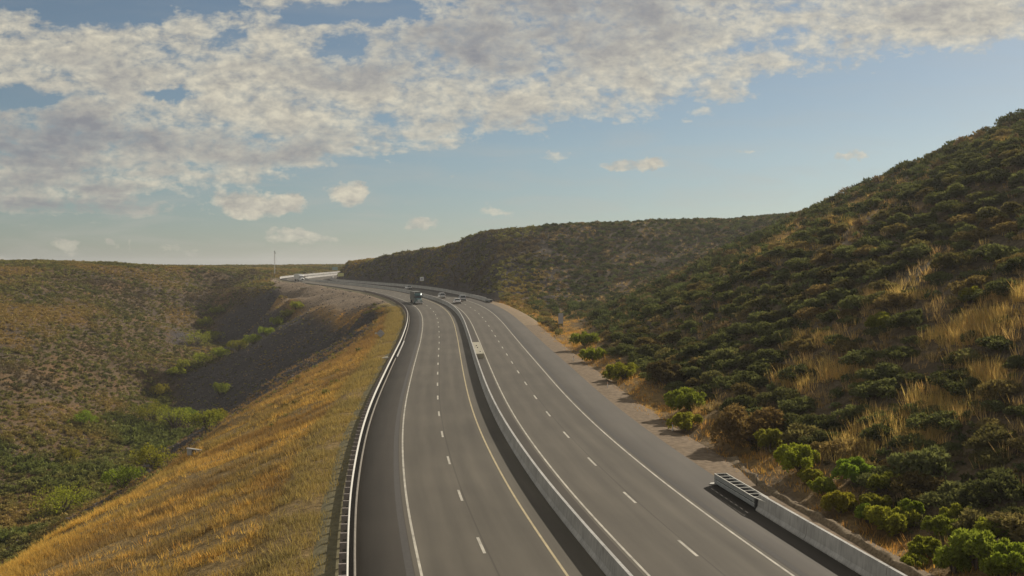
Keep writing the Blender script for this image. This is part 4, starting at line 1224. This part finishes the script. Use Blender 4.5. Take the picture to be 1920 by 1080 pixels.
sk = ns.new('ShaderNodeTexSky'); sk.sky_type = 'NISHITA'; sk.sun_disc = False
sk.sun_elevation = R(SUN_EL); sk.sun_rotation = R(SUN_AZ); sk.air_density = 1.0; sk.dust_density = .7; sk.ozone_density = 1.2; sk.altitude = 1000
SKY = .06
bg.inputs[1].default_value = SKY
tc = ns.new('ShaderNodeTexCoord'); sp = ns.new('ShaderNodeSeparateXYZ'); ln.new(tc.outputs['Generated'], sp.inputs[0])
X, Y, Z = sp.outputs
def mm(op, a, b=None, c=None): return mathn(ns, ln, op, a, b, c)
yy = mm('MAXIMUM', Y, .06)
uu = mm('DIVIDE', X, yy); vv = mm('DIVIDE', Z, yy)                      # tangents of bearing and height, due north = 0
zc_ = mm('ADD', mm('MAXIMUM', Z, 0.0), .085)
cb = ns.new('ShaderNodeCombineXYZ'); ln.new(mm('DIVIDE', X, zc_), cb.inputs[0]); ln.new(mm('DIVIDE', Y, zc_), cb.inputs[1])
PL = cb.outputs[0]                                                      # point on the flat cloud deck
cd = ns.new('ShaderNodeCombineXYZ'); ln.new(uu, cd.inputs[0]); ln.new(vv, cd.inputs[1]); UVd = cd.outputs[0]
def noise(vec, s, d=7.0, r=.58, off=(0, 0, 0), sc=(1, 1, 1), dist=0.0):
    mp = ns.new('ShaderNodeMapping'); mp.inputs['Location'].default_value = off; mp.inputs['Scale'].default_value = sc; ln.new(vec, mp.inputs[0])
    n = N(ns, 'ShaderNodeTexNoise', Scale=s, Detail=d, Roughness=r, Distortion=dist); ln.new(mp.outputs[0], n.inputs['Vector']); return n.outputs['Fac']
n_big = noise(PL, .55, 4.0, .5)
n_mid = noise(PL, 1.6, 8.0, .60, (3.1, 1.7, 0), (1, .8, 1), .25)
n_fin = noise(UVd, 16.0, 8.0, .62, (5, 2, 0), (1, 1.8, 1), .3)
n_puf = noise(UVd, 34.0, 6.0, .6, (1, 7, 0), (1, 1.5, 1), .2)
# lower limit of the cloud deck against bearing
e_px = [(-200, 430), (0, 452), (200, 440), (400, 408), (620, 362), (760, 330), (900, 305), (1100, 278), (1330, 240), (1480, 188), (1700, 148), (1920, 118), (2200, 80)]
st = [((((p - 960) / F) + .7) / 1.4, max(0.0, (498 - q) / F) * 3) for p, q in e_px]
edge = mm('DIVIDE', ramp(ns, ln, mm('DIVIDE', mm('ADD', uu, .7), 1.4), st), 3.0)
above = mm('SUBTRACT', vv, edge)
cov = ns.new('ShaderNodeMapRange'); cov.inputs[1].default_value = -.012; cov.inputs[2].default_value = .042; cov.inputs[3].default_value = -.75; cov.inputs[4].default_value = .40
ln.new(above, cov.inputs[0]); D = cov.outputs[0]
wpn = N(ns, 'ShaderNodeTexNoise', Scale=30.0, Detail=6.0, Roughness=.65); ln.new(UVd, wpn.inputs['Vector'])
wv = ns.new('ShaderNodeVectorMath'); wv.operation = 'MULTIPLY_ADD'; ln.new(wpn.outputs['Color'], wv.inputs[0]); wv.inputs[1].default_value = (.05, .028, 0)
w2 = ns.new('ShaderNodeVectorMath'); w2.operation = 'ADD'; ln.new(UVd, w2.inputs[0]); w2.inputs[1].default_value = (-.025, -.014, 0); ln.new(w2.outputs[0], wv.inputs[2]); UVw = wv.outputs[0]
n_wsp = noise(UVd, 70.0, 6.0, .62, (2, 3, 0), (1, 1.7, 1), .2)
def blob(px, py, rx, ry, amt):
    global D
    amt *= 1.2 if amt > 0 else 1.1
    v = ns.new('ShaderNodeVectorMath'); v.operation = 'MULTIPLY_ADD'
    ln.new(UVw, v.inputs[0]); sx, sy = F / rx, F / ry
    v.inputs[1].default_value = (sx, sy, 0); v.inputs[2].default_value = (-(px - 960) / F * sx, -(498 - py) / F * sy, 0)
    l = ns.new('ShaderNodeVectorMath'); l.operation = 'LENGTH'; ln.new(v.outputs[0], l.inputs[0])
    m_ = ns.new('ShaderNodeMapRange'); m_.interpolation_type = 'SMOOTHSTEP'
    m_.inputs[1].default_value = 1.25; m_.inputs[2].default_value = .2; m_.inputs[3].default_value = 0; m_.inputs[4].default_value = amt
    ln.new(l.outputs['Value'], m_.inputs[0]); D = mm('ADD', D, m_.outputs[0])
for b in ((180, -20, 330, 75, -1.0), (640, 95, 60, 45, -.35), (650, 28, 150, 24, -.45), (40, 185, 110, 22, -.6), (325, 175, 60, 14, -.5), (430, 75, 50, 35, -.4), (760, 10, 100, 16, -.25),
          (660, 360, 62, 34, 1.05), (478, 390, 95, 36, 1.0), (556, 388, 40, 30, .8), (793, 421, 62, 20, .9), (925, 398, 72, 24, .85), (555, 446, 110, 26, .95), (130, 461, 42, 20, .95),
          (1180, 310, 92, 18, .95), (1232, 304, 34, 17, .4), (1040, 294, 55, 22, .6), (1592, 294, 62, 13, .9), (330, 470, 90, 14, .8), (370, 455, 24, 12, .4), (205, 461, 17, 15, .8), (237, 459, 16, 14, .75), (1390, 286, 60, 6, .6), (20, 486, 60, 12, .7), (60, 488, 70, 10, .6), (850, 327, 40, 7, .7), (1690, 294, 40, 6, .6)):
    blob(*b)
nsum = mm('ADD', mm('MULTIPLY', mm('SUBTRACT', n_mid, .5), 1.5), mm('ADD', mm('MULTIPLY', mm('SUBTRACT', n_fin, .5), 1.35), mm('ADD', mm('MULTIPLY', mm('SUBTRACT', n_puf, .5), .9), mm('MULTIPLY', mm('SUBTRACT', n_wsp, .5), .8))))
dens = mm('ADD', D, nsum)
alpha = ramp(ns, ln, dens, [(0.0, 0.0), (.14, .38), (.34, .78), (.62, .97)])
# thick parts of the deck are grey underneath, thin rims let the sun through
thick = mm('ADD', mm('ADD', mm('MULTIPLY', D, .30), mm('MULTIPLY', mm('SUBTRACT', n_big, .5), 3.6)), mm('ADD', mm('MULTIPLY', mm('SUBTRACT', n_mid, .5), 1.3), mm('ADD', mm('MULTIPLY', mm('SUBTRACT', n_fin, .5), 1.5), mm('MULTIPLY', mm('SUBTRACT', n_puf, .5), 1.0))))
grey = mm('MULTIPLY', ramp(ns, ln, thick, [(.05, 0.0), (.75, 1.0)]), ramp(ns, ln, mm('MULTIPLY', above, 8.0), [(.02, .25), (.3, 1.0)]))
pz = mixc(ns, ln, ramp(ns, ln, mm('ADD', mm('MULTIPLY', n_puf, .5), mm('MULTIPLY', n_wsp, .5)), [(.38, 0.0), (.6, 1.0)]), (.34, .32, .285), (.60, .55, .43))
ccol = mixc(ns, ln, grey, pz, (.225, .225, .24))
skycol = mixc(ns, ln, 1.0, sk.outputs[0], ramp(ns, ln, mm('MULTIPLY', vv, 3.0), [(0.0, (.60, .67, .74)), (.35, (.88, .87, .82)), (.9, (1.0, .95, .85))]), 'MULTIPLY')
cm = ns.new('ShaderNodeVectorMath'); cm.operation = 'SCALE'; cm.inputs[3].default_value = 1 / SKY; ln.new(ccol, cm.inputs[0])
afac = mm('MULTIPLY', alpha, ramp(ns, ln, mm('MULTIPLY', vv, 10.0), [(0.0, 0.35), (.5, 1.0)]))
n_str = noise(UVd, 9.0, 6.0, .6, (8, 1, 0), (1, 5.5, 1), .4)
veil = mm('MULTIPLY', ramp(ns, ln, n_str, [(.46, 0.0), (.72, .40)]), ramp(ns, ln, mm('MULTIPLY', vv, 6.0), [(.02, .5), (.15, 1.0), (.62, .7), (1.0, .25)]))
vc = ns.new('ShaderNodeVectorMath'); vc.operation = 'SCALE'; vc.inputs[3].default_value = 1 / SKY; vc.inputs[0].default_value = (.40, .385, .345)
skyv = mixc(ns, ln, veil, skycol, vc.outputs[0])
ln.new(mixc(ns, ln, mm('MULTIPLY', afac, .93), skyv, cm.outputs[0]), bg.inputs[0])
ln.new(bg.outputs[0], wo.inputs[0])

scn.view_settings.view_transform = 'Standard'; scn.view_settings.look = 'None'
scn.view_settings.gamma = 1; scn.view_settings.exposure = 0.22; scn.view_settings.use_curve_mapping = False
scn.cycles.max_bounces = 6; scn.cycles.diffuse_bounces = 3; scn.cycles.transmission_bounces = 4
